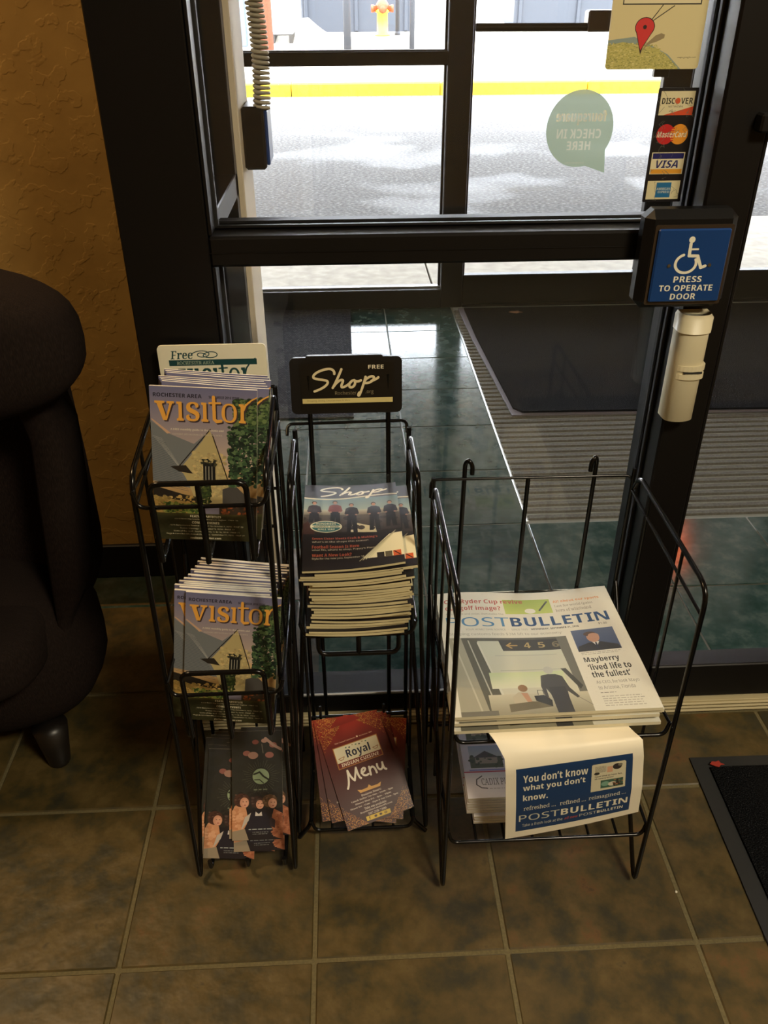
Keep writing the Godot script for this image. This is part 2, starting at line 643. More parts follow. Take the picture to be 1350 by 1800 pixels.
		c.disc(x, y + 8, 17, 22, [rgb(50, 38, 32), rgb(190, 176, 150), rgb(120, 52, 30), rgb(60, 44, 36), rgb(90, 70, 56)][int(x) % 5])
		c.disc(x + 1, y + 16, 13, 18, sk)
		c.disc(x - 30, y + 134, 9, 7, sk)
		c.disc(x + 30, y + 134, 9, 7, sk)
	c.poly([[30, 480], [0, 520], [0, 640], [80, 620]], rgb(60, 36, 30))
	c.rect(0, 620, 640, 320, rgb(30, 26, 28))
	c.disc(150, 540, 104, 62, rgb(212, 208, 180))
	c.disc(150, 540, 96, 55, rgb(44, 100, 104))
	c.rect(50, 528, 200, 22, rgb(212, 208, 180))
	c.text("HUNDREDS", 84, 498, 130, 22, rgb(212, 208, 180), "Droid Sans", 700)
	c.text("SHOPPING GUIDE", 68, 532, 164, 14, rgb(30, 60, 62), "Droid Sans", 700)
	c.text("MALL MAP", 96, 560, 110, 18, rgb(212, 208, 180), "Droid Sans", 700)
	var red := rgb(170, 84, 62)
	c.text("Seven Sister Meets Craft & Making's", 60, 650, 420, 28, red, "Droid Sans", 700)
	c.text("what's in the shops this season", 60, 684, 360, 20, rgb(196, 186, 160))
	c.text("Football Season Is Here", 60, 724, 300, 28, red, "Droid Sans", 700)
	c.text("what fits, where to shop, Puppy's Place", 60, 758, 400, 20, rgb(196, 186, 160))
	c.text("Want A New Look?", 60, 798, 250, 28, red, "Droid Sans", 700)
	c.text("Style for the new you, September 16", 60, 832, 330, 20, rgb(196, 186, 160))
	c.poly([[640, 640], [560, 650], [380, 860], [640, 870]], rgb(222, 216, 184))
	for k in 4:
		c.line([[600 - k * 8, 620 + k * 14], [360 + k * 20, 880 - k * 6]], 6, rgb(150 + k * 18, 146 + k * 18, 120 + k * 14))
	c.rect(470, 820, 46, 50, rgb(40, 36, 30))
	c.rect(522, 820, 44, 50, rgb(90, 84, 66))
	c.rect(572, 820, 50, 50, rgb(196, 92, 50))
	c.line([[580, 826], [614, 862]], 8, rgb(60, 30, 24))
	print_mat("shop_cover", c, 0.4)
	# shop header
	c = Canvas.new(820, 420, rgb(18, 16, 14))
	shop_word(c, Vector2(110, 48), Vector2(1.05, 0.98), 22, rgb(214, 200, 160))
	c.text("Rochester", 300, 246, 190, 34, rgb(128, 118, 94))
	c.text(".org", 570, 246, 70, 36, rgb(128, 118, 94))
	c.text("FREE", 596, 20, 136, 34, rgb(222, 214, 188), "Droid Sans", 700)
	c.rect(10, 310, 800, 44, rgb(204, 190, 128))
	c.text("Shopping, Dining, Entertainment & More", 50, 320, 380, 22, rgb(150, 132, 76))
	print_mat("shop_header", c, 0.3)
	# menu
	c = Canvas.new(640, 960, rgb(84, 30, 22))
	c.fade(0, 0, 640, 260, rgb(140, 30, 14), rgb(84, 24, 18))
	c.fade(0, 260, 640, 700, rgb(84, 24, 18), rgb(58, 24, 22))
	var gold := [rgb(170, 112, 44), rgb(136, 78, 28), rgb(196, 142, 66), rgb(112, 56, 22)]
	for k in 420:
		var u: float = c.rng.randf()
		var q: float = c.rng.randf() * (1.0 - u)
		var a := Vector2(u * 230, q * 220)
		for e in [[a.x, a.y, 1], [640 - a.x, a.y, 1], [a.x * 0.9, 960 - a.y, 1], [640 - a.x * 0.9, 960 - a.y, 1]]:
			c.disc(e[0] + c.rng.randf_range(-5, 5), e[1], c.rng.randf_range(2, 6), c.rng.randf_range(1.5, 4), gold[c.rng.randi() % 4])
	c.text("Best Casual Experience  ●  Rochester, MN", 130, 150, 380, 20, rgb(226, 196, 168))
	c.rect(92, 196, 456, 214, rgb(168, 112, 52))
	c.rect(100, 204, 440, 198, rgb(110, 36, 24))
	c.rect(100, 204, 440, 148, rgb(214, 204, 174))
	c.text("Royal", 206, 244, 240, 104, rgb(22, 20, 50), "Droid Sans", 700)
	for k in 7:
		c.disc(220 + k * 34, 226 + 8 * sin(k * 2.1), 9, 6, [rgb(90, 120, 90), rgb(60, 60, 60), rgb(170, 150, 110)][k % 3])
	c.line([[120, 310], [140, 330], [166, 326], [180, 304], [120, 310]], 5, rgb(150, 90, 50))
	c.line([[470, 310], [490, 330], [512, 326], [526, 304], [470, 310]], 5, rgb(150, 90, 50))
	c.text("INDIAN CUISINE", 130, 362, 380, 32, rgb(232, 214, 190), "Droid Sans", 700)
	for p in [[[120, 600], [150, 560], [158, 500], [166, 440]], [[166, 440], [176, 500], [190, 530], [206, 548]], [[206, 548], [224, 510], [240, 470], [252, 440]], [[252, 440], [250, 500], [256, 540], [270, 548]], [[290, 505], [330, 500], [350, 470], [320, 466], [280, 470], [280, 556], [350, 536]], [[376, 474], [374, 500], [372, 520], [370, 548]], [[372, 510], [390, 470], [430, 466], [430, 548]], [[456, 474], [440, 540], [500, 560], [510, 480]], [[510, 474], [506, 510], [508, 540], [528, 546]]]:
		c.stroke(p, Vector2.ZERO, Vector2(1, 1), 20, rgb(236, 226, 208))
	c.poly([[200, 640], [240, 652], [300, 650], [320, 626], [340, 650], [400, 652], [440, 640], [420, 676], [220, 676]], rgb(214, 160, 80))
	var off := rgb(220, 206, 190)
	for t in [["Business Hours:", 220, 690, 200], ["Lunch Buffet Tue-Sun – 11am – 3pm", 110, 722, 420], ["Dinner Mon-Fri – 4pm – 10pm", 140, 752, 360], ["Dinner Sat – 11am – 10pm & Sun 11am – 9pm", 80, 782, 480], ["Take out available", 210, 812, 220], ["RoyalIndianCuisineMN.com", 160, 840, 320], ["507-258-7300", 230, 868, 180]]:
		c.text(t[0], t[1], t[2], t[3], 20, off, SERIF, 700)
	c.rect(200, 896, 240, 40, rgb(210, 176, 60))
	c.text("f", 226, 902, 14, 28, rgb(60, 40, 20), "Droid Sans", 700)
	for k in 3:
		c.disc(292 + k * 50, 916, 14, 10, rgb(70, 46, 22))
	c.disc(392, 916, 7, 5, rgb(210, 176, 60))
	print_mat("menu_cover", c, 0.35)
	# rack card
	c = Canvas.new(400, 970, rgb(46, 46, 42))
	c.fade(0, 0, 400, 970, rgb(48, 48, 48), rgb(44, 44, 34))
	c.scatter(60, 0, 0, 400, 600, 20, 60, [rgb(47, 47, 45), rgb(44, 44, 40)])
	for f in [[190, 100, 26], [260, 90, 24], [330, 130, 30], [120, 200, 30], [170, 220, 40], [300, 220, 34]]:
		c.disc(f[0], f[1], f[2], f[2] * 0.8, [rgb(140, 92, 84), rgb(120, 70, 62), rgb(160, 124, 110)][int(f[0]) % 3])
	c.line([[270, 70], [330, 130], [390, 170]], 24, rgb(160, 128, 116))
	c.line([[240, 120], [250, 200]], 5, rgb(120, 110, 100))
	for k in 36:
		var a := TAU * k / 36
		c.line([[230 + 80 * cos(a), 410 + 84 * sin(a)], [230 + (118 + 16 * (k % 3)) * cos(a), 410 + (124 + 16 * (k % 3)) * sin(a)]], 2, rgb(96, 98, 88))
	c.disc(230, 410, 66, 70, rgb(140, 158, 128))
	c.line([[176, 390], [220, 372], [250, 410], [290, 440]], 15, rgb(44, 46, 40))
	c.line([[180, 440], [220, 440], [250, 470]], 8, rgb(44, 46, 40))
	c.small_print(172, 522, 126, 1, 18, 12, rgb(112, 120, 102))
	c.small_print(180, 556, 110, 2, 14, 5, rgb(92, 98, 84))
	c.rect(0, 690, 400, 280, rgb(32, 28, 32))
	c.scatter(120, 60, 560, 330, 130, 10, 26, [rgb(40, 38, 36), rgb(46, 42, 38), rgb(36, 34, 32)])
	c.poly([[0, 720], [20, 668], [60, 640], [110, 690], [130, 800], [90, 880], [0, 900]], rgb(190, 138, 104))
	c.scatter(70, 0, 690, 90, 180, 8, 22, [rgb(196, 146, 112), rgb(180, 126, 92), rgb(204, 156, 124)])
	c.poly([[330, 700], [380, 730], [400, 780], [400, 970], [340, 950], [300, 830]], rgb(150, 92, 66))
	c.scatter(60, 320, 740, 80, 200, 8, 20, [rgb(160, 100, 72), rgb(138, 80, 56), rgb(172, 112, 84)])
	for f in [[84, 628, 1.0, rgb(70, 46, 38)], [206, 648, 0.86, rgb(58, 42, 38)], [306, 640, 0.95, rgb(88, 64, 44)]]:
		var x: float = f[0]
		var y: float = f[1]
		var z: float = f[2]
		c.disc(x - 8, y - 10, 62 * z, 60 * z, f[3])
		c.scatter(26, x - 60 * z, y - 60 * z, 90 * z, 70 * z, 5, 12, [f[3], f[3].lightened(0.12), f[3].darkened(0.2)])
		c.disc(x + 14, y + 12, 36 * z, 46 * z, rgb(188, 138, 114))
		c.disc(x + 22, y + 16, 24 * z, 34 * z, rgb(200, 152, 128))
		c.disc(x + 4, y + 4, 5, 3, rgb(60, 40, 34))
		c.disc(x + 30, y + 4, 5, 3, rgb(60, 40, 34))
		c.disc(x + 18, y + 34, 10, 4, rgb(150, 76, 70))
	c.poly([[120, 800], [160, 730], [256, 726], [300, 800], [310, 900], [110, 900]], rgb(36, 33, 42))
	c.poly([[186, 722], [210, 744], [232, 722], [238, 760], [182, 760]], rgb(196, 190, 186))
	c.poly([[100, 770], [150, 730], [130, 800], [70, 880]], rgb(176, 168, 160))
	c.poly([[300, 770], [340, 800], [336, 870], [296, 850]], rgb(50, 40, 44))
	c.poly([[0, 890], [100, 870], [130, 970], [0, 970]], rgb(140, 128, 110))
	c.small_print(130, 872, 210, 1, 18, 9, rgb(150, 156, 156))
	c.small_print(160, 900, 140, 2, 16, 5, rgb(120, 124, 126))
	print_mat("rack_card", c, 0.35)
	# newspaper front page
	c = Canvas.new(1100, 1150, rgb(206, 204, 190))
	c.scatter(1500, 0, 0, 1100, 1150, 2, 6, [rgb(204, 202, 188), rgb(208, 206, 193), rgb(202, 200, 186)])
	c.text("Can Ryder Cup revive", 46, 76, 500, 58, rgb(168, 84, 74), "Droid Sans", 700)
	c.fade(420, 80, 300, 150, rgb(150, 170, 80), rgb(176, 190, 100))
	c.text("Can Ryder Cup revive", 46, 76, 500, 58, rgb(168, 84, 74), "Droid Sans", 700)
	c.text("our golf image?", 46, 146, 350, 58, rgb(168, 84, 74), "Droid Sans", 700)
	c.disc(580, 200, 34, 26, rgb(216, 214, 200))
	c.line([[640, 196], [700, 108]], 12, rgb(50, 54, 44))
	c.text("Mini-series and poles dominates the", 46, 220, 360, 26, rgb(150, 148, 136))
	c.text("All about our sports", 740, 100, 290, 34, rgb(200, 134, 84), "Droid Sans", 700)
	c.text("Last for world (paint", 740, 150, 240, 30, rgb(120, 116, 104), SERIF)
	c.text("born of whirlwind", 740, 194, 220, 30, rgb(120, 116, 104), SERIF)
	c.text("POST", 40, 266, 390, 92, rgb(70, 122, 164))
	c.text("BULLETIN", 438, 266, 600, 92, rgb(34, 70, 112), "Droid Sans", 700)
	c.text("YOUR HOMETOWN SOURCE   ·   SINCE 1925", 150, 380, 380, 18, rgb(150, 150, 140))
	c.text("WEDNESDAY, SEPTEMBER 21, 2016", 550, 380, 290, 19, rgb(60, 60, 58), "Droid Sans", 700)
	c.text("$1.00", 960, 376, 50, 20, rgb(60, 60, 58))
	c.text("Stepping customs feeds $3M lift to our economy", 46, 420, 680, 34, rgb(150, 148, 136))
	# airport photograph
	c.fade(36, 474, 706, 676, rgb(186, 190, 172), rgb(190, 186, 164))
	c.rect(36, 474, 706, 30, rgb(84, 84, 72))
	c.poly([[36, 474], [110, 474], [210, 1114], [36, 1114]], rgb(150, 148, 128))
	c.poly([[110, 480], [200, 480], [290, 1114], [190, 1114]], rgb(84, 84, 70))
	c.line([[150, 500], [236, 1110]], 8, rgb(170, 168, 150))
	c.line([[60, 500], [150, 1110]], 10, rgb(176, 172, 152))
	c.line([[205, 520], [300, 1110]], 12, rgb(196, 196, 180))
	c.fade(230, 800, 420, 140, rgb(184, 196, 150), rgb(200, 202, 178))
	c.rect(290, 640, 360, 8, rgb(170, 172, 158))
	c.rect(300, 780, 360, 6, rgb(160, 164, 150))
	c.poly([[330, 494], [690, 494], [700, 600], [346, 600]], rgb(56, 56, 50))
	c.line([[376, 548], [434, 548]], 10, rgb(168, 140, 84))
	c.line([[400, 524], [374, 548], [400, 572]], 10, rgb(168, 140, 84))
	c.text("4", 476, 520, 40, 54, rgb(168, 150, 100), "Droid Sans", 700)
	c.text("5", 560, 520, 40, 54, rgb(168, 150, 100), "Droid Sans", 700)
	c.text("6", 644, 520, 40, 54, rgb(120, 112, 84), "Droid Sans", 700)
	c.poly([[680, 474], [742, 474], [742, 1114], [700, 1010], [690, 700]], rgb(104, 104, 92))
	c.poly([[640, 780], [670, 780], [730, 940], [710, 970]], rgb(64, 66, 58))
	c.fade(200, 990, 542, 160, rgb(184, 180, 156), rgb(140, 136, 114))
	c.rect(36, 1114, 200, 36, rgb(104, 102, 88))
	# walking man seen from behind
	c.disc(568, 790, 27, 34, rgb(176, 176, 164))
	c.poly([[516, 838], [556, 826], [600, 828], [634, 850], [652, 950], [690, 1030], [676, 1040], [636, 980], [630, 1060], [622, 1150], [556, 1150], [540, 1000], [524, 950], [524, 1030], [508, 1036], [500, 930]], rgb(70, 70, 66))
	c.poly([[540, 940], [630, 940], [636, 1150], [548, 1150]], rgb(60, 60, 58))
	c.disc(516, 1038, 12, 14, rgb(126, 96, 78))
	c.line([[684, 1034], [742, 1100]], 4, rgb(120, 116, 104))
	# seated person with a bag
	c.disc(396, 942, 26, 30, rgb(136, 108, 78))
	c.poly([[330, 1010], [366, 974], [416, 980], [430, 1060], [330, 1070]], rgb(174, 166, 142))
	c.poly([[380, 980], [414, 984], [430, 1060], [404, 1060]], rgb(176, 136, 108))
	c.poly([[300, 1070], [430, 1054], [520, 1060], [530, 1100], [300, 1130]], rgb(104, 98, 76))
	c.poly([[446, 1010], [500, 1004], [536, 1050], [530, 1100], [450, 1050]], rgb(52, 54, 52))
	c.line([[470, 1000], [472, 964], [500, 964], [502, 1000]], 4, rgb(90, 90, 84))
	# portrait
	c.fade(780, 430, 250, 210, rgb(84, 96, 122), rgb(62, 74, 104))
	c.poly([[780, 640], [790, 590], [860, 560], [930, 560], [1020, 600], [1030, 640]], rgb(44, 44, 44))
	c.poly([[878, 556], [898, 600], [920, 556]], rgb(206, 204, 198))
	c.line([[898, 566], [898, 620]], 10, rgb(40, 44, 56))
	c.disc(894, 512, 37, 48, rgb(174, 132, 108))
	c.disc(882, 478, 36, 22, rgb(80, 64, 54))
	c.disc(900, 498, 32, 26, rgb(176, 136, 112))
	c.small_print(790, 652, 230, 2, 14, 5, rgb(150, 148, 138))
	c.text("Mayberry", 790, 694, 200, 62, rgb(52, 52, 50), "Droid Sans", 700)
	c.text("‘lived life to", 796, 762, 240, 54, rgb(52, 52, 50), "Droid Sans", 700)
	c.text("the fullest’", 800, 828, 216, 54, rgb(52, 52, 50), "Droid Sans", 700)
	c.text("As CEO, he took Mayo", 806, 908, 236, 36, rgb(130, 128, 120))
	c.text("to Arizona, Florida", 806, 954, 200, 36, rgb(130, 128, 120))
	c.small_print(806, 1010, 90, 1, 14, 5, rgb(120, 118, 110))
	c.small_print(806, 1040, 250, 5, 18, 6, rgb(160, 158, 146))
	print_mat("newspaper_page", c, 0.75)
	# poster sheet: white with the blue panel (u right, v down the hanging part)
	c = Canvas.new(1100, 1300, rgb(236, 229, 208))
	var oy := 470.0
	c.rect(84, oy + 60, 930, 690, rgb(18, 54, 98))
	var wh := rgb(232, 226, 204)
	c.text("You don’t know", 140, oy + 110, 520, 76, wh, "Droid Sans", 800)
	c.text("what you don’t", 140, oy + 208, 500, 76, wh, "Droid Sans", 800)
	c.text("know.", 140, oy + 308, 200, 62, wh, "Droid Sans", 800)
	c.text("refreshed ...", 146, oy + 430, 260, 54, wh, SERIF)
	c.text("refined ...", 440, oy + 430, 210, 54, wh, SERIF)
	c.text("reimagined ...", 672, oy + 430, 300, 66, wh, SERIF)
	c.text("POST", 110, oy + 540, 330, 84, rgb(206, 204, 186))
	c.text("BULLETIN", 452, oy + 540, 540, 84, wh, "Droid Sans", 700)
	c.text("Take a fresh look at the", 138, oy + 660, 330, 40, rgb(206, 204, 190))
	c.text("all new", 484, oy + 660, 110, 36, rgb(170, 70, 60), "Droid Sans", 700, true)
	c.text("POST", 606, oy + 658, 140, 38, rgb(196, 194, 180))
	c.text("BULLETIN", 750, oy + 658, 210, 38, wh, "Droid Sans", 700)
	c.poly([[690, oy + 110], [700, oy + 102], [950, oy + 100], [962, oy + 112], [960, oy + 380], [684, oy + 384]], rgb(206, 200, 172))
	c.rect(716, oy + 130, 90, 60, rgb(186, 180, 156))
	c.small_print(716, oy + 128, 90, 5, 14, 5, rgb(150, 146, 126))
	c.rect(812, oy + 140, 44, 60, rgb(206, 160, 130))
	c.disc(892, oy + 150, 36, 30, rgb(46, 40, 40))
	c.disc(916, oy + 136, 18, 14, rgb(120, 116, 100))
	c.disc(730, oy + 200, 22, 14, rgb(50, 48, 42))
	c.text("I just tried to have fun,", 714, oy + 222, 220, 20, rgb(50, 46, 40), "Droid Sans", 700)
	c.text("so every time!", 714, oy + 246, 150, 18, rgb(50, 46, 40), "Droid Sans", 700)
	c.rect(762, oy + 276, 180, 84, rgb(60, 96, 80))
	c.disc(800, oy + 316, 34, 24, rgb(120, 160, 140))
	c.disc(856, oy + 326, 34, 22, rgb(206, 200, 180))
	c.scatter(30, 862, oy + 280, 80, 74, 4, 12, [rgb(60, 46, 36), rgb(160, 110, 80), rgb(40, 40, 36)])
	print_mat("poster_print", c, 0.55)
	# house listing magazine
	c = Canvas.new(640, 800, rgb(196, 194, 206))
	c.fade(0, 0, 640, 200, rgb(88, 88, 150), rgb(120, 112, 160))
	c.rect(0, 90, 640, 34, rgb(150, 70, 110))
	c.rect(60, 150, 160, 120, rgb(56, 60, 86))
	c.rect(300, 150, 160, 120, rgb(50, 54, 76))
	for r in 2:
		for k in 3:
			var x := 40 + k * 200
			var y := 300 + r * 180
			c.fade(x, y, 176, 70, rgb(140, 156, 186), rgb(170, 176, 180))
			c.rect(x, y + 70, 176, 70, rgb(76, 84, 64))
			c.poly([[x + 20, y + 76], [x + 88, y + 34], [x + 160, y + 76]], rgb(66, 62, 62))
			c.rect(x + 30, y + 76, 120, 38, rgb(150, 140, 124))
			c.scatter(24, x, y + 60, 176, 76, 5, 14, [rgb(52, 62, 46), rgb(70, 80, 56)])
		c.rect(30, 450 + r * 180, 580, 6, rgb(100, 100, 180))
	c.rect(0, 640, 640, 8, rgb(170, 70, 90))
	c.rect(0, 648, 640, 152, rgb(206, 204, 208))
	c.line([[90, 670], [60, 690], [56, 720], [80, 740], [110, 744]], 6, rgb(70, 70, 74))
	c.text("CADIX PUBLICATIONS", 84, 684, 320, 40, rgb(90, 90, 92), SERIF)
	c.small_print(120, 744, 240, 1, 10, 4, rgb(150, 150, 150))
	print_mat("listing_cover", c, 0.45)
	# map pin sticker
	c = Canvas.new(560, 640, rgb(214, 200, 150))
	var zq := func(zx: float, zy: float) -> Array:
		var py := zy / 4.0909
		return [(zx / 4.0909 - 42.0 - 13.0 * (1.0 - py / 121.0)) * 3.43, 291.0 + py * 2.884]
	var zp := func(list: Array) -> Array:
		return list.map(func(e: Array) -> Array: return zq.call(e[0], e[1]))
	c.poly(zp.call([[190, 280], [380, 255], [470, 300], [620, 385], [720, 500], [160, 500]]), rgb(140, 156, 148))
	c.poly(zp.call([[180, 320], [300, 292], [430, 318], [540, 340], [620, 400], [700, 500], [160, 500]]), rgb(186, 178, 104))
	for k in 900:
		var zx := c.rng.randf_range(170, 690)
		var zy := c.rng.randf_range(300, 495)
		if zy > 300 + maxf(0.0, zx - 520) * 1.05:
			var e: Array = zq.call(zx, zy)
			c.disc(e[0], e[1], c.rng.randf_range(3, 8), c.rng.randf_range(1.5, 3.5), [rgb(196, 186, 104), rgb(172, 166, 90), rgb(210, 200, 132), rgb(150, 148, 82)][c.rng.randi() % 4])
	c.poly(zp.call([[422, 375], [470, 300], [530, 245], [570, 230], [595, 240], [590, 265], [540, 290], [480, 310]]), rgb(150, 134, 98))
	c.rect(60, 0, 460, 310, rgb(40, 36, 28))
	c.rect(66, 0, 448, 304, rgb(222, 210, 170))
	c.line(zp.call([[575, 30], [500, 130]]), 5, rgb(60, 54, 40))
	c.line(zp.call([[655, 35], [510, 138]]), 5, rgb(60, 54, 40))
	var hd: Array = zq.call(452, 185)
	c.disc(hd[0], hd[1], 58, 50, rgb(40, 20, 18))
	c.poly(zp.call([[386, 200], [516, 206], [440, 330], [422, 386], [410, 320]]), rgb(40, 20, 18))
	c.disc(hd[0], hd[1], 54, 46, rgb(204, 50, 48))
	c.poly(zp.call([[392, 200], [511, 206], [436, 330], [423, 352], [414, 320]]), rgb(204, 50, 48))
	c.disc(hd[0], hd[1], 11, 11, rgb(44, 22, 22))
	var tx: Array = zq.call(690, 400)
	c.text("maps.google.com", tx[0], tx[1], 112, 12, rgb(110, 100, 74))
	print_mat("map_sticker", c, 0.45)
	# payment cards
	c = Canvas.new(300, 840, rgb(20, 16, 18))
	c.rect(22, 22, 256, 170, rgb(214, 204, 164))
	c.poly([[278, 130], [278, 192], [60, 192]], rgb(206, 76, 40))
	c.text("DISC", 36, 70, 96, 42, rgb(40, 36, 30), "Droid Sans", 700)
	c.disc(154, 91, 20, 21, rgb(206, 90, 46))
	c.text("VER", 178, 70, 90, 42, rgb(40, 36, 30), "Droid Sans", 700)
	c.text("NETWORK", 90, 124, 110, 13, rgb(110, 100, 84))
	c.disc(100, 330, 68, 74, rgb(190, 34, 34))
	c.disc(204, 330, 68, 74, rgb(222, 144, 40))
	for k in 6:
		c.rect(140, 282 + k * 18, 26, 8, rgb(190, 34, 34))
	c.text("MasterCard", 36, 308, 228, 44, rgb(226, 216, 190), "Droid Sans", 700, true)
	c.rect(22, 462, 256, 164, rgb(218, 208, 172))
	c.rect(30, 468, 240, 42, rgb(30, 30, 92))
	c.text("VISA", 64, 522, 172, 56, rgb(30, 30, 92), "Droid Sans", 800, true)
	c.rect(30, 588, 240, 34, rgb(214, 150, 46))
	c.rect(22, 676, 256, 144, rgb(214, 204, 162))
	c.rect(94, 690, 116, 116, rgb(36, 104, 150))
	c.text("AMERICAN", 100, 730, 104, 18, rgb(196, 200, 186), "Droid Sans", 700)
	c.text("EXPRESS", 112, 754, 92, 18, rgb(196, 200, 186), "Droid Sans", 700)
	for k in 46:
		var p := Vector2(c.rng.randf() * 300, c.rng.randf() * 840)
		var q := []
		for j in 4:
			q.append([p.x, p.y])
			p += Vector2(c.rng.randf_range(-34, 34), c.rng.randf_range(-40, 40))
		c.line(q, 2, rgb(106, 106, 96))
	print_mat("card_strip", c, 0.4)
	# check-in bubble, read from the other side
	c = Canvas.new(480, 540, rgb(172, 202, 192, 0))
	c.disc(244, 250, 226, 240, rgb(172, 202, 192, 240))
	c.poly([[60, 330], [40, 530], [220, 470]], rgb(172, 202, 192, 240))
	c.text("foursquare", 70, 136, 340, 90, rgb(212, 206, 150, 225), "Droid Sans", 800)
	c.text("foursquare", 78, 142, 324, 78, rgb(184, 190, 160, 225), "Droid Sans", 700)
	c.text("CHECK IN", 96, 250, 300, 58, rgb(216, 226, 214, 225), "Droid Sans", 700)
	c.text("HERE", 160, 326, 160, 56, rgb(216, 226, 214, 225), "Droid Sans", 700)
	c.text("foursquare.com", 190, 456, 130, 14, rgb(210, 220, 208, 225))
	c.img.flip_x()
	print_mat("bubble_sticker", c, 0.5, true)
	M.bubble_sticker.backlight_enabled = true
	M.bubble_sticker.backlight = rgb(150, 150, 150)
	# push plate
	c = Canvas.new(560, 600, rgb(14, 56, 112))
	c.disc(262, 76, 25, 27, rgb(226, 222, 200))
	c.line([[258, 110], [260, 210], [330, 212], [372, 312], [404, 298]], 26, rgb(226, 222, 200))
	c.line([[262, 156], [322, 156]], 17, rgb(226, 222, 200))
	var ring := []
	for k in 25:
		var a := deg_to_rad(-110 - k * 11.5)
		ring.append([244 + 84 * cos(a), 276 + 78 * sin(a)])
	c.line(ring, 23, rgb(226, 222, 200))
	c.text("PRESS", 168, 384, 230, 52, rgb(226, 222, 200), "Droid Sans", 700)
	c.text("TO OPERATE", 60, 460, 440, 52, rgb(226, 222, 200), "Droid Sans", 700)
	c.text("DOOR", 164, 534, 210, 52, rgb(226, 222, 200), "Droid Sans", 700)
	print_mat("push_plate", c, 0.28)

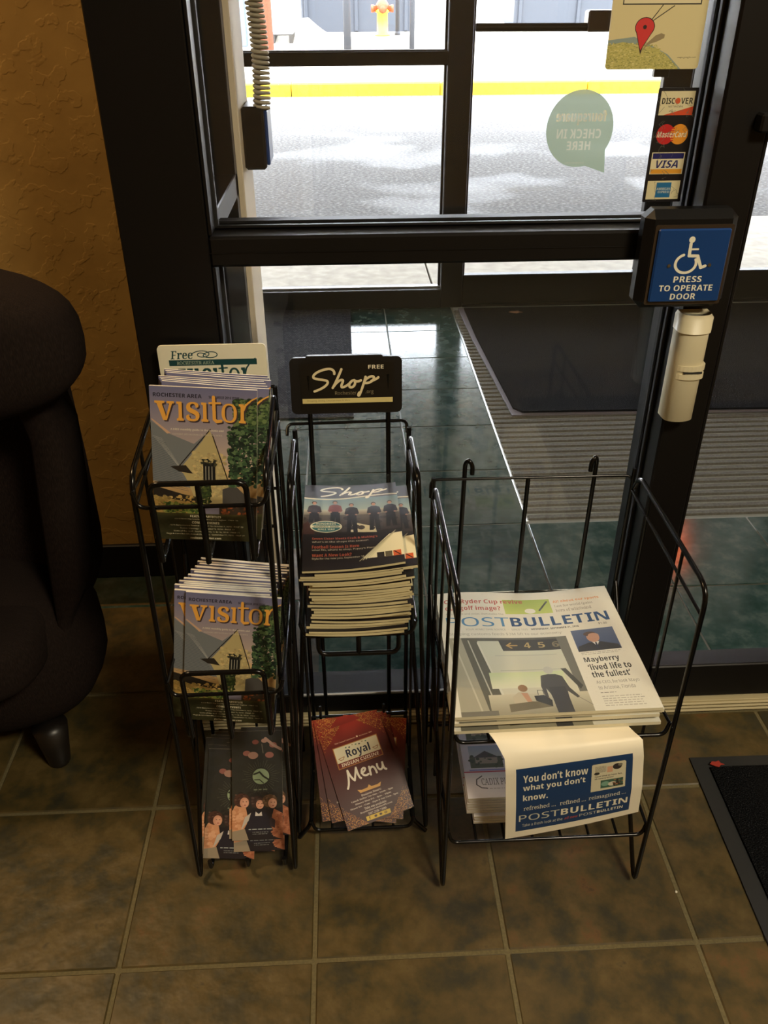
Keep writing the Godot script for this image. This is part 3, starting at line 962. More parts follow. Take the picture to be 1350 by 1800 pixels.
# ---------------------------------------------------------------- surfaces
func make_materials() -> void:
	var m: StandardMaterial3D
	# room tiles: mottled brown, olive and rust stoneware
	for k in 4:
		m = mat("room_tile_%d" % k, Color.WHITE, 0.42)
		var warm := rgb(92, 66, 36) if k % 2 == 0 else rgb(88, 74, 42)
		m.albedo_texture = noise_tex(11 + k * 7, 0.005 + 0.0006 * k, [[0.0, rgb(40, 40, 30)], [0.28, rgb(54, 49, 30)], [0.48, rgb(70, 59, 31)], [0.66, rgb(80, 66, 36)], [0.82, warm], [1.0, rgb(58, 48, 31)]], 1024, 8, FastNoiseLite.TYPE_SIMPLEX_SMOOTH, FastNoiseLite.FRACTAL_FBM, 0.66)
		tri_scale(m, 1.5)
		m.uv1_offset = Vector3(0.37 * k, 0.21 * k, 0.53 * k)
		relief(m, noise_tex(40 + k, 0.02, [], 512, 5), 0.12)
	m = mat("room_grout", rgb(106, 96, 64), 0.9)
	m.albedo_texture = noise_tex(3, 0.05, [[0.0, rgb(200, 200, 200)], [1.0, rgb(255, 255, 255)]])
	tri_scale(m, 6)
	# vestibule tiles: dark green slate look, polished by feet
	for k in 3:
		m = mat("slate_tile_%d" % k, Color.WHITE, 0.15, 0.0, 0.4)
		m.albedo_texture = noise_tex(70 + k * 5, 0.008, [[0.0, rgb(24, 48, 43)], [0.35, rgb(38, 61, 55)], [0.55, rgb(52, 71, 66)], [0.75, rgb(70, 84, 79)], [1.0, rgb(44, 66, 60)]], 1024, 8, FastNoiseLite.TYPE_SIMPLEX_SMOOTH, FastNoiseLite.FRACTAL_FBM, 0.62)
		tri_scale(m, 1.6)
		m.uv1_offset = Vector3(0.3 * k, 0.1, 0.45 * k)
		m.roughness_texture = noise_tex(90 + k, 0.02, [[0.0, rgb(200, 200, 200)], [1.0, rgb(255, 255, 255)]])
	mat("slate_grout", rgb(150, 156, 154), 0.85)
	# plaster
	m = mat("gold_plaster", rgb(172, 138, 74), 0.75)
	m.albedo_texture = noise_tex(5, 0.01, [[0.0, rgb(226, 222, 214)], [1.0, rgb(255, 255, 255)]])
	tri_scale(m, 1.2)
	relief(m, noise_tex(21, 0.014, [[0.0, rgb(90, 90, 90)], [0.55, rgb(110, 110, 110)], [0.62, rgb(150, 150, 150)], [0.7, rgb(140, 140, 140)], [1.0, rgb(170, 170, 170)]], 1024, 6), 0.22)
	mat("plaster_white", rgb(206, 200, 188), 0.85)
	mat("plaster_cream", rgb(214, 200, 172), 0.7)
	mat("ceiling_white", rgb(196, 190, 178), 0.9)
	mat("black_base", rgb(16, 14, 13), 0.45, 0.0, 0.36)
	mat("frame", rgb(15, 13, 12), 0.42, 0.0, 0.36)
	mat("gasket", rgb(14, 14, 14), 0.7)
	mat("aluminium", rgb(190, 190, 190), 0.3, 0.9)
	mat("vinyl_beige", rgb(170, 158, 122), 0.6)
	m = mat("glass", Color(1, 1, 1, 0.002), 0.02, 0.0, 0.4)
	m.transparency = BaseMaterial3D.TRANSPARENCY_ALPHA
	# mats
	m = mat("mat_pile", Color.WHITE, 1.0, 0.0, 0.1)
	m.albedo_texture = noise_tex(31, 0.16, [[0.0, rgb(12, 12, 13)], [0.55, rgb(21, 22, 24)], [0.76, rgb(30, 31, 33)], [0.84, rgb(84, 86, 90)], [1.0, rgb(40, 42, 44)]], 1024, 3)
	tri_scale(m, 2.0)
	relief(m, noise_tex(32, 0.12, [], 1024, 3), 0.5)
	mat("mat_rubber", rgb(28, 29, 30), 0.8)
	mat("mat_rubber_grey", rgb(112, 108, 116), 0.85)
	m = mat("carpet_grey", Color.WHITE, 1.0, 0.0, 0.15)
	var cv := Canvas.new(256, 256, rgb(46, 46, 49))
	for j in 32:
		for i in 32:
			var s := cv.rng.randi_range(-12, 16)
			cv.rect(i * 8 + (j % 2) * 4, j * 8, 6, 5, rgb(62 + s, 62 + s, 66 + s))
	m.albedo_texture = cv.tex()
	m.uv1_scale = Vector3(3, 3, 3)
	tri_scale(m, 3.0)
	relief(m, cv.tex(), 0.3)
	m = mat("grille_rib", Color.WHITE, 0.9, 0.0, 0.25)
	m.albedo_texture = noise_tex(35, 0.06, [[0.0, rgb(78, 76, 70)], [0.5, rgb(98, 96, 88)], [1.0, rgb(118, 116, 107)]], 512, 4)
	tri_scale(m, 3.0)
	mat("grille_bed", rgb(36, 35, 33), 0.9)
	# racks and prints
	mat("wire", rgb(8, 8, 8), 0.22, 0.0, 0.42)
	mat("sign_black", rgb(15, 14, 14), 0.4)
	mat("paper_white", rgb(222, 216, 200), 0.8)
	mat("paper_cream", rgb(206, 194, 150), 0.8)
	mat("paper_card", rgb(190, 182, 164), 0.7)
	mat("paper_news", rgb(196, 188, 160), 0.9)
	mat("card_cream", rgb(232, 226, 200), 0.5)
	mat("poster_paper", rgb(236, 229, 208), 0.6)
	mat("sensor_beige", rgb(206, 197, 166), 0.42)
	mat("cord_beige", rgb(168, 160, 138), 0.5)
	mat("blue_plate_edge", rgb(16, 58, 120), 0.3)
	mat("bezel_bronze", rgb(74, 62, 50), 0.3, 0.6)
	mat("button_black", rgb(12, 12, 13), 0.36, 0.0, 0.38)
	mat("steel", rgb(150, 146, 140), 0.3, 1.0)
	# chair
	m = mat("chair_fabric", Color.WHITE, 0.95, 0.0, 0.2)
	m.albedo_texture = noise_tex(51, 0.09, [[0.0, rgb(20, 16, 14)], [0.5, rgb(32, 25, 22)], [1.0, rgb(46, 38, 34)]], 512, 3)
	m.uv1_triplanar = true
	m.uv1_world_triplanar = true
	m.uv1_scale = Vector3(9, 1.6, 9)
	mat("chair_leg", rgb(22, 18, 15), 0.4)
	# outside
	m = mat("asphalt", Color.WHITE, 1.0, 0.0, 0.3)
	m.albedo_texture = noise_tex(61, 0.1, [[0.0, rgb(66, 64, 63)], [0.5, rgb(92, 89, 87)], [0.75, rgb(112, 109, 106)], [1.0, rgb(160, 157, 154)]], 1024, 5)
	tri_scale(m, 0.25)
	m.roughness_texture = noise_tex(62, 0.004, [[0.0, rgb(150, 150, 150)], [0.36, rgb(180, 180, 180)], [0.5, rgb(240, 240, 240)], [1.0, rgb(255, 255, 255)]], 512, 4)
	m = mat("concrete", rgb(186, 178, 164), 0.85)
	m.albedo_texture = noise_tex(64, 0.02, [[0.0, rgb(214, 212, 208)], [1.0, rgb(255, 255, 255)]])
	tri_scale(m, 1.0)
	m = mat("kerb_yellow", rgb(230, 190, 40), 0.7)
	m.albedo_texture = noise_tex(65, 0.02, [[0.0, rgb(206, 196, 190)], [0.6, rgb(255, 255, 255)], [1.0, rgb(255, 255, 255)]])
	tri_scale(m, 0.8)
	mat("hydrant_yellow", rgb(228, 168, 48), 0.5)
	mat("hydrant_red", rgb(196, 70, 34), 0.5)
	mat("dumpster", rgb(62, 66, 74), 0.6)
	mat("bollard", rgb(52, 54, 60), 0.6)
	m = mat("pole_wood", Color.WHITE, 0.85)
	m.albedo_texture = noise_tex(66, 0.03, [[0.0, rgb(112, 60, 44)], [1.0, rgb(160, 92, 66)]])
	tri_scale(m, 1.5)
	mat("board_dark", rgb(70, 66, 62), 0.85)
	mat("leaf_red", rgb(150, 44, 30), 0.7)
	mat("leaf_brown", rgb(120, 82, 50), 0.8)
	mat("lint", rgb(214, 208, 192), 0.9)

# ---------------------------------------------------------------- wire racks
const R1 := 0.0039
const R2 := 0.0027

# side frame: V foot, front upright, sloping arm to the back, rear upright; x may differ at foot and top
func side_frame(root: Node3D, xf: float, xt: float, zf: float, zt: float, yt: float, zb: float, yb: float, infill: Array, low: float) -> void:
	var s := Node3D.new()
	s.name = "side_frame"
	root.add_child(s, true)
	obj("upright", tube([Vector3(xt, yt * 0.64, zb), Vector3(lerpf(xf, xt, 0.2), 0.115, zf - 0.085), Vector3(xf, 0.004, zf), Vector3(lerpf(xf, xt, 0.3), yt * 0.3, lerpf(zf, zt, 0.3)), Vector3(xt, yt, zt), Vector3(xt, yb, zb + 0.03), Vector3(xt, yb - 0.03, zb + 0.012)], R1, 0.03), M.wire, s)
	obj("arm", tube([Vector3(xt, yt - 0.045, zt), Vector3(xt, yb - 0.04, zb)], R2), M.wire, s)
	obj("rear_upright", tube([Vector3(xt, 0.002, zb), Vector3(xt, yb, zb)], R1), M.wire, s)
	for z in infill:
		var t: float = (z - zt) / (zb - zt)
		obj("side_wire", tube([Vector3(xt, lerpf(yt, yb, t), z), Vector3(xt, low, z)], R2), M.wire, s)

func wires(root: Node, called: String, list: Array, r := R2, fil := 0.012) -> void:
	for pts in list:
		obj(called, tube(pts, r, fil), M.wire, root)

# shelf with a front lip, an upright loop in front, floor wires and hooks on the uprights
func shelf(root: Node3D, xl: float, xr: float, zf: float, zb: float, yf: float, yb: float, n: int, loop_up: float, loop_y := 0.0) -> Node3D:
	var s := Node3D.new()
	s.name = "shelf"
	root.add_child(s, true)
	obj("front_bar", tube([Vector3(xl, yf + 0.022, zf), Vector3(xl + 0.006, yf, zf + 0.004), Vector3(xr - 0.006, yf, zf + 0.004), Vector3(xr, yf + 0.022, zf)], R2 * 1.15, 0.012), M.wire, s)
	obj("back_bar", tube([Vector3(xl, yb, zb), Vector3(xr, yb, zb)], R2), M.wire, s)
	for k in n:
		var x := lerpf(xl, xr, (k + 1.0) / (n + 1.0))
		obj("floor_wire", tube([Vector3(x, yf, zf + 0.003), Vector3(x, yb, zb)], R2 * 0.9), M.wire, s)
	for x in [xl, xr]:
		obj("side_bar", tube([Vector3(x, yf + 0.02, zf), Vector3(x, yb, zb)], R2), M.wire, s)
	if loop_up != 0.0:
		var m := (xr - xl) * 0.15
		var y0 := yf + loop_y
		obj("front_loop", tube([Vector3(xl + m, yf - 0.085 if loop_up > 0 else y0, zf + 0.006), Vector3(xl + m, y0 + loop_up, zf + 0.012), Vector3(xr - m, y0 + loop_up, zf + 0.012), Vector3(xr - m, yf - 0.085 if loop_up > 0 else y0, zf + 0.006)], R1, 0.014), M.wire, s)
		obj("loop_wire", tube([Vector3((xl + xr) * 0.5, yf - 0.09 if loop_up > 0 else y0, zf + 0.006), Vector3((xl + xr) * 0.5, y0 + loop_up, zf + 0.012)], R1), M.wire, s)
	return s

func ordinal(k: int) -> String:
	return ["first", "second", "third", "fourth", "fifth", "sixth", "seventh", "eighth", "ninth", "tenth", "eleventh", "twelfth", "thirteenth", "fourteenth", "fifteenth", "sixteenth", "seventeenth", "eighteenth", "nineteenth", "twentieth", "twenty-first", "twenty-second", "twenty-third", "twenty-fourth", "twenty-fifth"][k]

func leaf(called: String, label: String, category: String, group: String, meshes: Array, face: Material, pages: Material, at := Vector3.ZERO) -> Node3D:
	var t := thing(called, label, category, at, group)
	obj("cover", meshes[0], face, t)
	obj("pages", meshes[1], pages, t)
	return t

# upright magazine: bottom centre b, top centre t, width w
func standing(b: Vector3, t: Vector3, w: float, bow := 0.0, yaw := 0.0, curl := 0.0) -> Callable:
	var r := Vector3(cos(yaw), 0, -sin(yaw))
	var up := (t - b).normalized()
	r = (r - up * r.dot(up)).normalized()
	# the sheet turns with its own lean in the picture plane
	var n := r.cross(up).normalized()
	return func(u: float, v: float) -> Vector3:
		return b.lerp(t, 1.0 - v) + r * ((u - 0.5) * w) + n * (bow * sin(PI * clampf(v, 0, 1)) + curl * pow(maxf(0.0, u - 0.5) * 2.0, 2.0) * (1.0 - v))

func build_left_rack() -> void:
	var o := Vector3(-0.2, 0, -1.05)
	var root := thing("magazine_rack", "narrow black wire rack of visitor guides beside the gold wall", "rack")
	side_frame(root, -0.279, -0.287, -0.911, -0.97, 0.776, -1.2, 0.80, [-1.04, -1.12], 0.09)
	side_frame(root, -0.116, -0.112, -0.918, -0.97, 0.779, -1.2, 0.80, [-1.04, -1.12], 0.09)
	shelf(root, -0.286, -0.109, -0.96, -1.19, 0.738, 0.745, 0, 0.04)
	shelf(root, -0.28, -0.109, -0.936, -1.19, 0.424, 0.44, 0, 0.05)
	var back := Node3D.new()
	back.name = "back_frame"
	root.add_child(back, true)
	wires(back, "back_bar", [[Vector3(-0.287, 0.80, -1.2), Vector3(-0.112, 0.80, -1.2)], [Vector3(-0.287, 0.62, -1.2), Vector3(-0.112, 0.62, -1.2)], [Vector3(-0.287, 0.3, -1.2), Vector3(-0.112, 0.3, -1.2)], [Vector3(-0.287, 0.05, -1.2), Vector3(-0.112, 0.05, -1.2)]])
	for k in 3:
		var x := -0.25 + 0.05 * k
		wires(back, "back_wire", [[Vector3(x, 0.05, -1.2), Vector3(x, 0.80, -1.2)]])
	# pocket floors
	for y in [[0.652, -0.96], [0.33, -0.938], [0.02, -0.925]]:
		var f := Node3D.new()
		f.name = "pocket_floor"
		root.add_child(f, true)
		for k in 3:
			var x := -0.262 + 0.064 * k
			wires(f, "floor_wire", [[Vector3(x, y[0] + (0.085 if y[0] > 0.1 else 0.02), y[1]), Vector3(x, y[0] - 0.004, y[1] - 0.002), Vector3(x, y[0] - 0.004 + 0.012, -1.2)]], R1)
		wires(f, "floor_bar", [[Vector3(-0.284, y[0] - 0.011, y[1] - 0.09), Vector3(-0.112, y[0] - 0.009, y[1] - 0.09)]])
	# header card
	var h := thing("rack_header_card", "cream header card with green lettering standing behind the upper visitor guides", "sign", Vector3.ZERO)
	var poly := round_rect(-0.2935, 0.70, -0.126, 0.849, 0.007)
	obj("card", prism(poly, -1.256, -1.2525), M.card_cream, h)
	obj("print", printed_face(round_rect(-0.2905, 0.745, -0.129, 0.846, 0.005), -1.2519), M.visitor_header, h)
	wires(h, "support_wire", [[Vector3(-0.25, 0.62, -1.2), Vector3(-0.25, 0.72, -1.25), Vector3(-0.25, 0.80, -1.2595)], [Vector3(-0.15, 0.62, -1.2), Vector3(-0.15, 0.72, -1.25), Vector3(-0.15, 0.80, -1.2595)]], R2)
	# guides in the upper pocket
	var g1 := "visitor guides in the upper pocket"
	for k in 8:
		var dz := -0.0075 * k
		var dx := 0.0 if k == 0 else 0.006 + 0.012 * ((k * 3) % 4) / 4.0
		var dy := -0.0006 * k + 0.0016 * ((k * 3) % 3)
		var f := standing(Vector3(-0.2058 + dx * 0.4, 0.659, -0.994 + dz), Vector3(-0.1905 + dx, 0.871 + dy, -1.037 + dz * 1.15), 0.141, -0.003, 0.0, 0.0 if k == 0 else -0.006)
		leaf("visitor_guide", "front visitor guide with orange title in the upper wire pocket" if k == 0 else "%s visitor guide behind the front one in the upper wire pocket" % ordinal(k - 1), "magazine", g1, paper(f, 8, 10, 0.0042), M.visitor_cover, M.paper_white)
	var g2 := "visitor guides in the middle pocket"
	for k in 17:
		var dz := -0.0068 * k
		var dx: float = [0.0, -0.018, -0.012, -0.02, -0.008, -0.016, -0.01, 0.0, -0.006, 0.002, -0.004, 0.004, 0.0, 0.006, 0.002, 0.008, 0.005][k]
		var f := standing(Vector3(-0.204 + dx * 0.9, 0.3385, -0.959 + dz), Vector3(-0.178 + dx, 0.553 + 0.0008 * ((k * 5) % 4) - 0.0011 * k, -1.003 + dz), 0.141, -0.003, 0.0, -0.002 * (k % 3))
		leaf("visitor_guide", "front visitor guide with orange title in the lower wire pocket" if k == 0 else "%s visitor guide packed behind the front one in the lower wire pocket" % ordinal(k - 1), "magazine", g2, paper(f, 8, 10, 0.0052), M.visitor_cover, M.paper_white)
	# rack cards at the bottom, fanned on a slope
	var g3 := "dark rack cards on the rack's bottom slope"
	var spots := [[0.0, 0.0, 0.0], [-0.014, -0.006, -2.0], [-0.02, 0.0, -1.0], [-0.047, 0.006, 1.5], [-0.056, 0.002, 2.0], [-0.064, -0.003, 3.0], [-0.074, -0.006, 3.0], [-0.012, -0.014, -3.0], [-0.03, -0.012, 1.0], [-0.068, -0.014, 2.0], [-0.066, -0.02, 2.0]]
	for k in spots.size():
		var s: Array = spots[k]
		var b := Vector3(-0.1665 + s[0], 0.0585 - 0.0032 * k, -0.958 - s[1])
		var t := Vector3(-0.163 + s[0] * 0.92, 0.2045 - 0.0032 * k, -1.0735 - s[1]) + Vector3(sin(deg_to_rad(s[2])) * 0.1, 0, 0)
		var f := standing(b, t, 0.0885, -0.002)
		leaf("rack_card", "topmost dark rack card showing three faces cheek to cheek at the rack's foot" if k == 0 else "dark rack card, %s down in the fan at the rack's foot" % ordinal(k), "brochure", g3, paper(f, 4, 8, 0.0016), M.rack_card, M.paper_card)

func build_shop_rack() -> void:
	var root := thing("magazine_rack", "middle black wire rack of shopping magazines with a black header sign", "rack")
	side_frame(root, -0.112, -0.0865, -0.99, -1.03, 0.728, -1.21, 0.72, [-1.1], 0.06)
	side_frame(root, 0.119, 0.0955, -0.993, -1.03, 0.731, -1.21, 0.72, [-1.1], 0.06)
	var back := Node3D.new()
	back.name = "back_frame"
	root.add_child(back, true)
	wires(back, "top_bar", [[Vector3(-0.1, 0.705, -1.222), Vector3(-0.1, 0.717, -1.238), Vector3(0.0935, 0.719, -1.238), Vector3(0.0935, 0.705, -1.222)]], R2)
	for x in [-0.062, 0.0635]:
		wires(back, "sign_post", [[Vector3(x, 0.03, -1.222), Vector3(x, 0.6, -1.226), Vector3(x, 0.80, -1.24)]], R1)
	wires(back, "back_bar", [[Vector3(-0.088, 0.5, -1.214), Vector3(0.096, 0.5, -1.214)], [Vector3(-0.088, 0.135, -1.16), Vector3(0.096, 0.14, -1.16)], [Vector3(-0.088, 0.05, -1.214), Vector3(0.096, 0.05, -1.214)]])
	for x in [-0.07, 0.05]:
		wires(back, "hook", [[Vector3(x, 0.1, -1.15), Vector3(x, 0.165, -1.158)]], R2)
	var s := shelf(root, -0.0835, 0.0935, -1.002, -1.2, 0.473, 0.478, 4, -0.03, 0.0)
	shelf(root, -0.088, 0.0955, -0.99, -1.19, 0.03, 0.105, 4, 0.0)
	wires(root, "foot_brace", [[Vector3(-0.112, 0.004, -0.992), Vector3(-0.09, 0.03, -1.0), Vector3(-0.088, 0.05, -1.1)], [Vector3(0.119, 0.004, -0.995), Vector3(0.094, 0.03, -1.002), Vector3(0.0955, 0.05, -1.1)]], R1)
	# header sign
	var h := thing("rack_header_sign", "black header sign with cream script lettering above the shopping magazines", "sign")
	var t := Transform3D(Basis(Vector3.RIGHT, deg_to_rad(-6)), Vector3(-0.0025, 0.783, -1.236))
	h.transform = t
	obj("frame", prism(round_rect(-0.088, -0.046, 0.088, 0.046, 0.009), -0.006, 0.0), M.sign_black, h)
	obj("top_lip", prism(round_rect(-0.062, 0.04, 0.058, 0.049, 0.003), -0.007, 0.001), M.sign_black, h)
	obj("print", printed_face(round_rect(-0.072, -0.0405, 0.075, 0.0365, 0.001), 0.0008), M.shop_header, h)
	# the pile of shopping magazines
	var n := 25
	for k in n:
		var y := 0.4835 + 0.0053 * k
		var front: float = -0.992 + 0.0012 * sin(k * 2.3) + (0.006 if k > 18 else 0.0) + (0.005 if k < 2 else 0.0) - (0.004 if k in [5, 11, 12] else 0.0)
		var dx: float = 0.003 * sin(k * 1.7) + (-0.006 if k > 19 or k < 3 else 0.004)
		if k == n - 1:
			dx = -0.006
		if k == n - 2:
			dx = 0.012
		var turn := deg_to_rad(1.2 * sin(k * 1.1)) * (1.0 if k < n - 1 else 0.3)
		var sag := 0.0004 * sin(k * 0.9)
		var f := func(u: float, v: float) -> Vector3:
			var x := (u - 0.5) * 0.149
			var z := (v - 1.0) * 0.2215
			var p := Vector3(x * cos(turn) + (z + 0.11) * sin(turn) + dx + 0.006, 0, front + z * cos(turn) - x * sin(turn))
			p.y = y + 0.0053 + (-0.004 + sag) * sin(PI * clampf(u, 0, 1)) + 0.004 * (1.0 - v) + 0.006 * sin(PI * clampf(v, 0, 1)) * (float(k) / n) - 0.012 * pow(clampf(v, 0.0, 1.0), 3.0) * (float(k) / n) * (1.0 - u)
			return p
		leaf("shopping_magazine", "topmost shopping magazine with five people on its cover" if k == n - 1 else "shopping magazine, %s from the top of the curled pile" % ordinal(n - 1 - k), "magazine", "shopping magazines piled in the middle rack", paper(f, 8, 8, 0.0049 - 0.0012 * pow(absf(sin(k * 1.9)), 6.0)), M.shop_cover, M.paper_cream)
	# menus fanned on the bottom shelf
	var spots := [[0.004, 0.0, 17.0], [-0.012, 0.004, 10.0], [-0.022, 0.002, 6.0], [0.012, -0.004, 14.0], [0.02, -0.004, -5.0], [0.012, -0.01, -8.0], [0.004, -0.008, 4.0], [-0.008, -0.006, -2.0]]
	for k in spots.size():
		var sp: Array = spots[k]
		var up := Vector3(0, 0.52, -0.854).normalized()
		var c: Vector3 = Vector3(0.0045 + sp[0], 0.1025 - 0.0042 * k, -1.057) + up * ((0.004 + 0.0045 * k + sp[1]) if k > 0 else 0.0)
		var r := Vector3.RIGHT
		var a := deg_to_rad(sp[2])
		var ru := r * cos(a) + up * sin(a)
		var uu := up * cos(a) - r * sin(a)
		var nn := r.cross(up)
		var f := func(u: float, v: float) -> Vector3:
			return c + ru * ((u - 0.5) * 0.121) + uu * ((0.5 - v) * 0.182) + nn * (0.004 * sin(PI * clampf(v, 0, 1)) - 0.002)
		leaf("takeout_menu", "topmost dark red take-out menu tilted on the bottom shelf" if k == 0 else "dark red take-out menu, %s down in the fan on the bottom shelf" % ordinal(k), "menu", "take-out menus on the bottom shelf", paper(f, 5, 6, 0.0024), M.menu_cover, M.paper_card)

func build_news_rack() -> void:
	var root := thing("newspaper_rack", "wide black wire newspaper rack with two shelves and hooks at the back", "rack")
	side_frame(root, 0.137, 0.137, -0.873, -0.868, 0.64, -1.205, 0.628, [-0.955, -1.04, -1.12], 0.1)
	side_frame(root, 0.467, 0.473, -0.869, -0.877, 0.632, -1.205, 0.636, [-0.972, -1.12], 0.1)
	var back := Node3D.new()
	back.name = "back_frame"
	root.add_child(back, true)
	wires(back, "top_bar", [[Vector3(0.133, 0.59, -1.205), Vector3(0.133, 0.622, -1.21), Vector3(0.47, 0.62, -1.21), Vector3(0.475, 0.6, -1.2)]], R2)
	for x in [0.19, 0.41]:
		wires(back, "hook_wire", [[Vector3(x - (0.003 if x < 0.3 else 0.02), 0.03, -1.212), Vector3(x - 0.003, 0.40, -1.213), Vector3(x, 0.648, -1.215), Vector3(x + (0.005 if x < 0.3 else -0.005), 0.658, -1.21), Vector3(x + (0.011 if x < 0.3 else -0.011), 0.648, -1.207), Vector3(x + (0.011 if x < 0.3 else -0.011), 0.632, -1.207)]], R1, 0.006)
	wires(back, "back_wire", [[Vector3(0.294, 0.03, -1.212), Vector3(0.297, 0.62, -1.213)]], R1)
	wires(back, "back_bar", [[Vector3(0.135, 0.35, -1.208), Vector3(0.472, 0.35, -1.208)], [Vector3(0.135, 0.05, -1.208), Vector3(0.472, 0.05, -1.208)]])
	shelf(root, 0.142, 0.468, -0.883, -1.2, 0.358, 0.344, 5, 0.0)
	shelf(root, 0.142, 0.469, -0.88, -1.2, 0.128, 0.15, 6, 0.0)
	# newspapers
	var A := Vector3(0.1424, 0.414, -0.8796)
	var B := Vector3(0.4476, 0.4255, -0.8729)
	var D := Vector3(0.1474, 0.38, -1.2093)
	var E := Vector3(0.4544, 0.389, -1.2042)
	for k in 5:
		var down := 0.0064 * k
		var sx: float = [0.0, 0.004, -0.003, 0.001, 0.006, -0.004][k]
		var sz: float = [0.0, 0.003, 0.0, 0.006, -0.003, 0.004][k]
		var f := func(u: float, v: float) -> Vector3:
			var p := D.lerp(E, u).lerp(A.lerp(B, u), v)
			p += Vector3(sx - 0.003 * k * (1.0 if k > 2 else 0.0) * 0.5, -down, -sz)
			p.y += 0.0045 * sin(u * 7.0 + 0.6 + k) * pow(1.0 - clampf(v, 0, 1), 2.0) - 0.006 * sin(PI * clampf(u, 0, 1)) * sin(PI * clampf(v, 0, 1))
			p.y -= 0.004 * pow(clampf(v, 0, 1), 6.0)
			return p
		var t := leaf("newspaper", "top folded newspaper with a photograph of a walking man" if k == 0 else "folded newspaper, %s from the top of the pile on the upper shelf" % ordinal(k), "newspaper", "folded newspapers on the upper shelf", paper(f, 16, 14, 0.0056), M.newspaper_page, M.paper_news)
	# listing magazines on the lower shelf
	for k in 9:
		var y := 0.2085 - 0.0062 * k
		var dx: float = 0.0 if k < 6 else 0.011
		var dz: float = 0.0 if k < 6 else 0.006
		var f := func(u: float, v: float) -> Vector3:
			return Vector3(0.174 + dx + u * 0.2 + 0.001 * sin(k * 2.0), y + 0.022 * (1.0 - v) * 0.6, -0.897 + dz - (1.0 - v) * 0.262)
		leaf("listing_magazine", "top house listing magazine with rows of small house photographs" if k == 0 else "house listing magazine, %s from the top of the pile on the lower shelf" % ordinal(k), "magazine", "house listing magazines on the lower shelf", paper(f, 3, 3, 0.0056), M.listing_cover, M.paper_card)
	# poster sheet hung over the upper shelf, white back part tucked under the newspapers
	var rows := [
		[Vector3(0.186, 0.3602, -1.02), Vector3(0.394, 0.3612, -1.02)],
		[Vector3(0.1885, 0.3665, -0.93), Vector3(0.396, 0.3695, -0.93)],
		[Vector3(0.189, 0.379, -0.8845), Vector3(0.398, 0.384, -0.8845)],
		[Vector3(0.198, 0.383, -0.862), Vector3(0.4025, 0.3915, -0.858)],
		[Vector3(0.2116, 0.3667, -0.838), Vector3(0.4085, 0.3995, -0.834)],
		[Vector3(0.2140, 0.340, -0.831), Vector3(0.413, 0.372, -0.829)],
		[Vector3(0.2205, 0.26, -0.835), Vector3(0.4235, 0.300, -0.833)],
		[Vector3(0.2277, 0.173, -0.845), Vector3(0.4328, 0.2254, -0.845)]]
	var vs := [0.0, 0.14, 0.22, 0.27, 0.355, 0.42, 0.68, 1.0]
	var f2 := func(u: float, v: float) -> Vector3:
		var i := 0
		while i < vs.size() - 2 and v > vs[i + 1]:
			i += 1
		var t: float = (v - vs[i]) / (vs[i + 1] - vs[i])
		var p: Vector3 = rows[i][0].lerp(rows[i][1], u).lerp(rows[i + 1][0].lerp(rows[i + 1][1], u), t)
		p.z += 0.004 * sin(PI * clampf(u, 0, 1)) * clampf(v - 0.3, 0, 1)
		return p
	var ps := paper(f2, 8, 28, 0.0007)
	var t2 := thing("hanging_poster", "white sheet with a blue newspaper advert hanging over the rack's front bar", "poster")
	obj("print", ps[0], M.poster_print, t2)
	obj("sheet", ps[1], M.poster_paper, t2)

# ---------------------------------------------------------------- the place
func glass_pane(parent: Node, lo: Vector3, hi: Vector3) -> void:
	obj("pane", box(lo, hi), M.glass, parent)

func bar(parent: Node, called: String, lo: Vector3, hi: Vector3, m: Material = null, b := 0.002) -> MeshInstance3D:
	return obj(called, box(lo, hi, b), m if m else M.frame, parent)

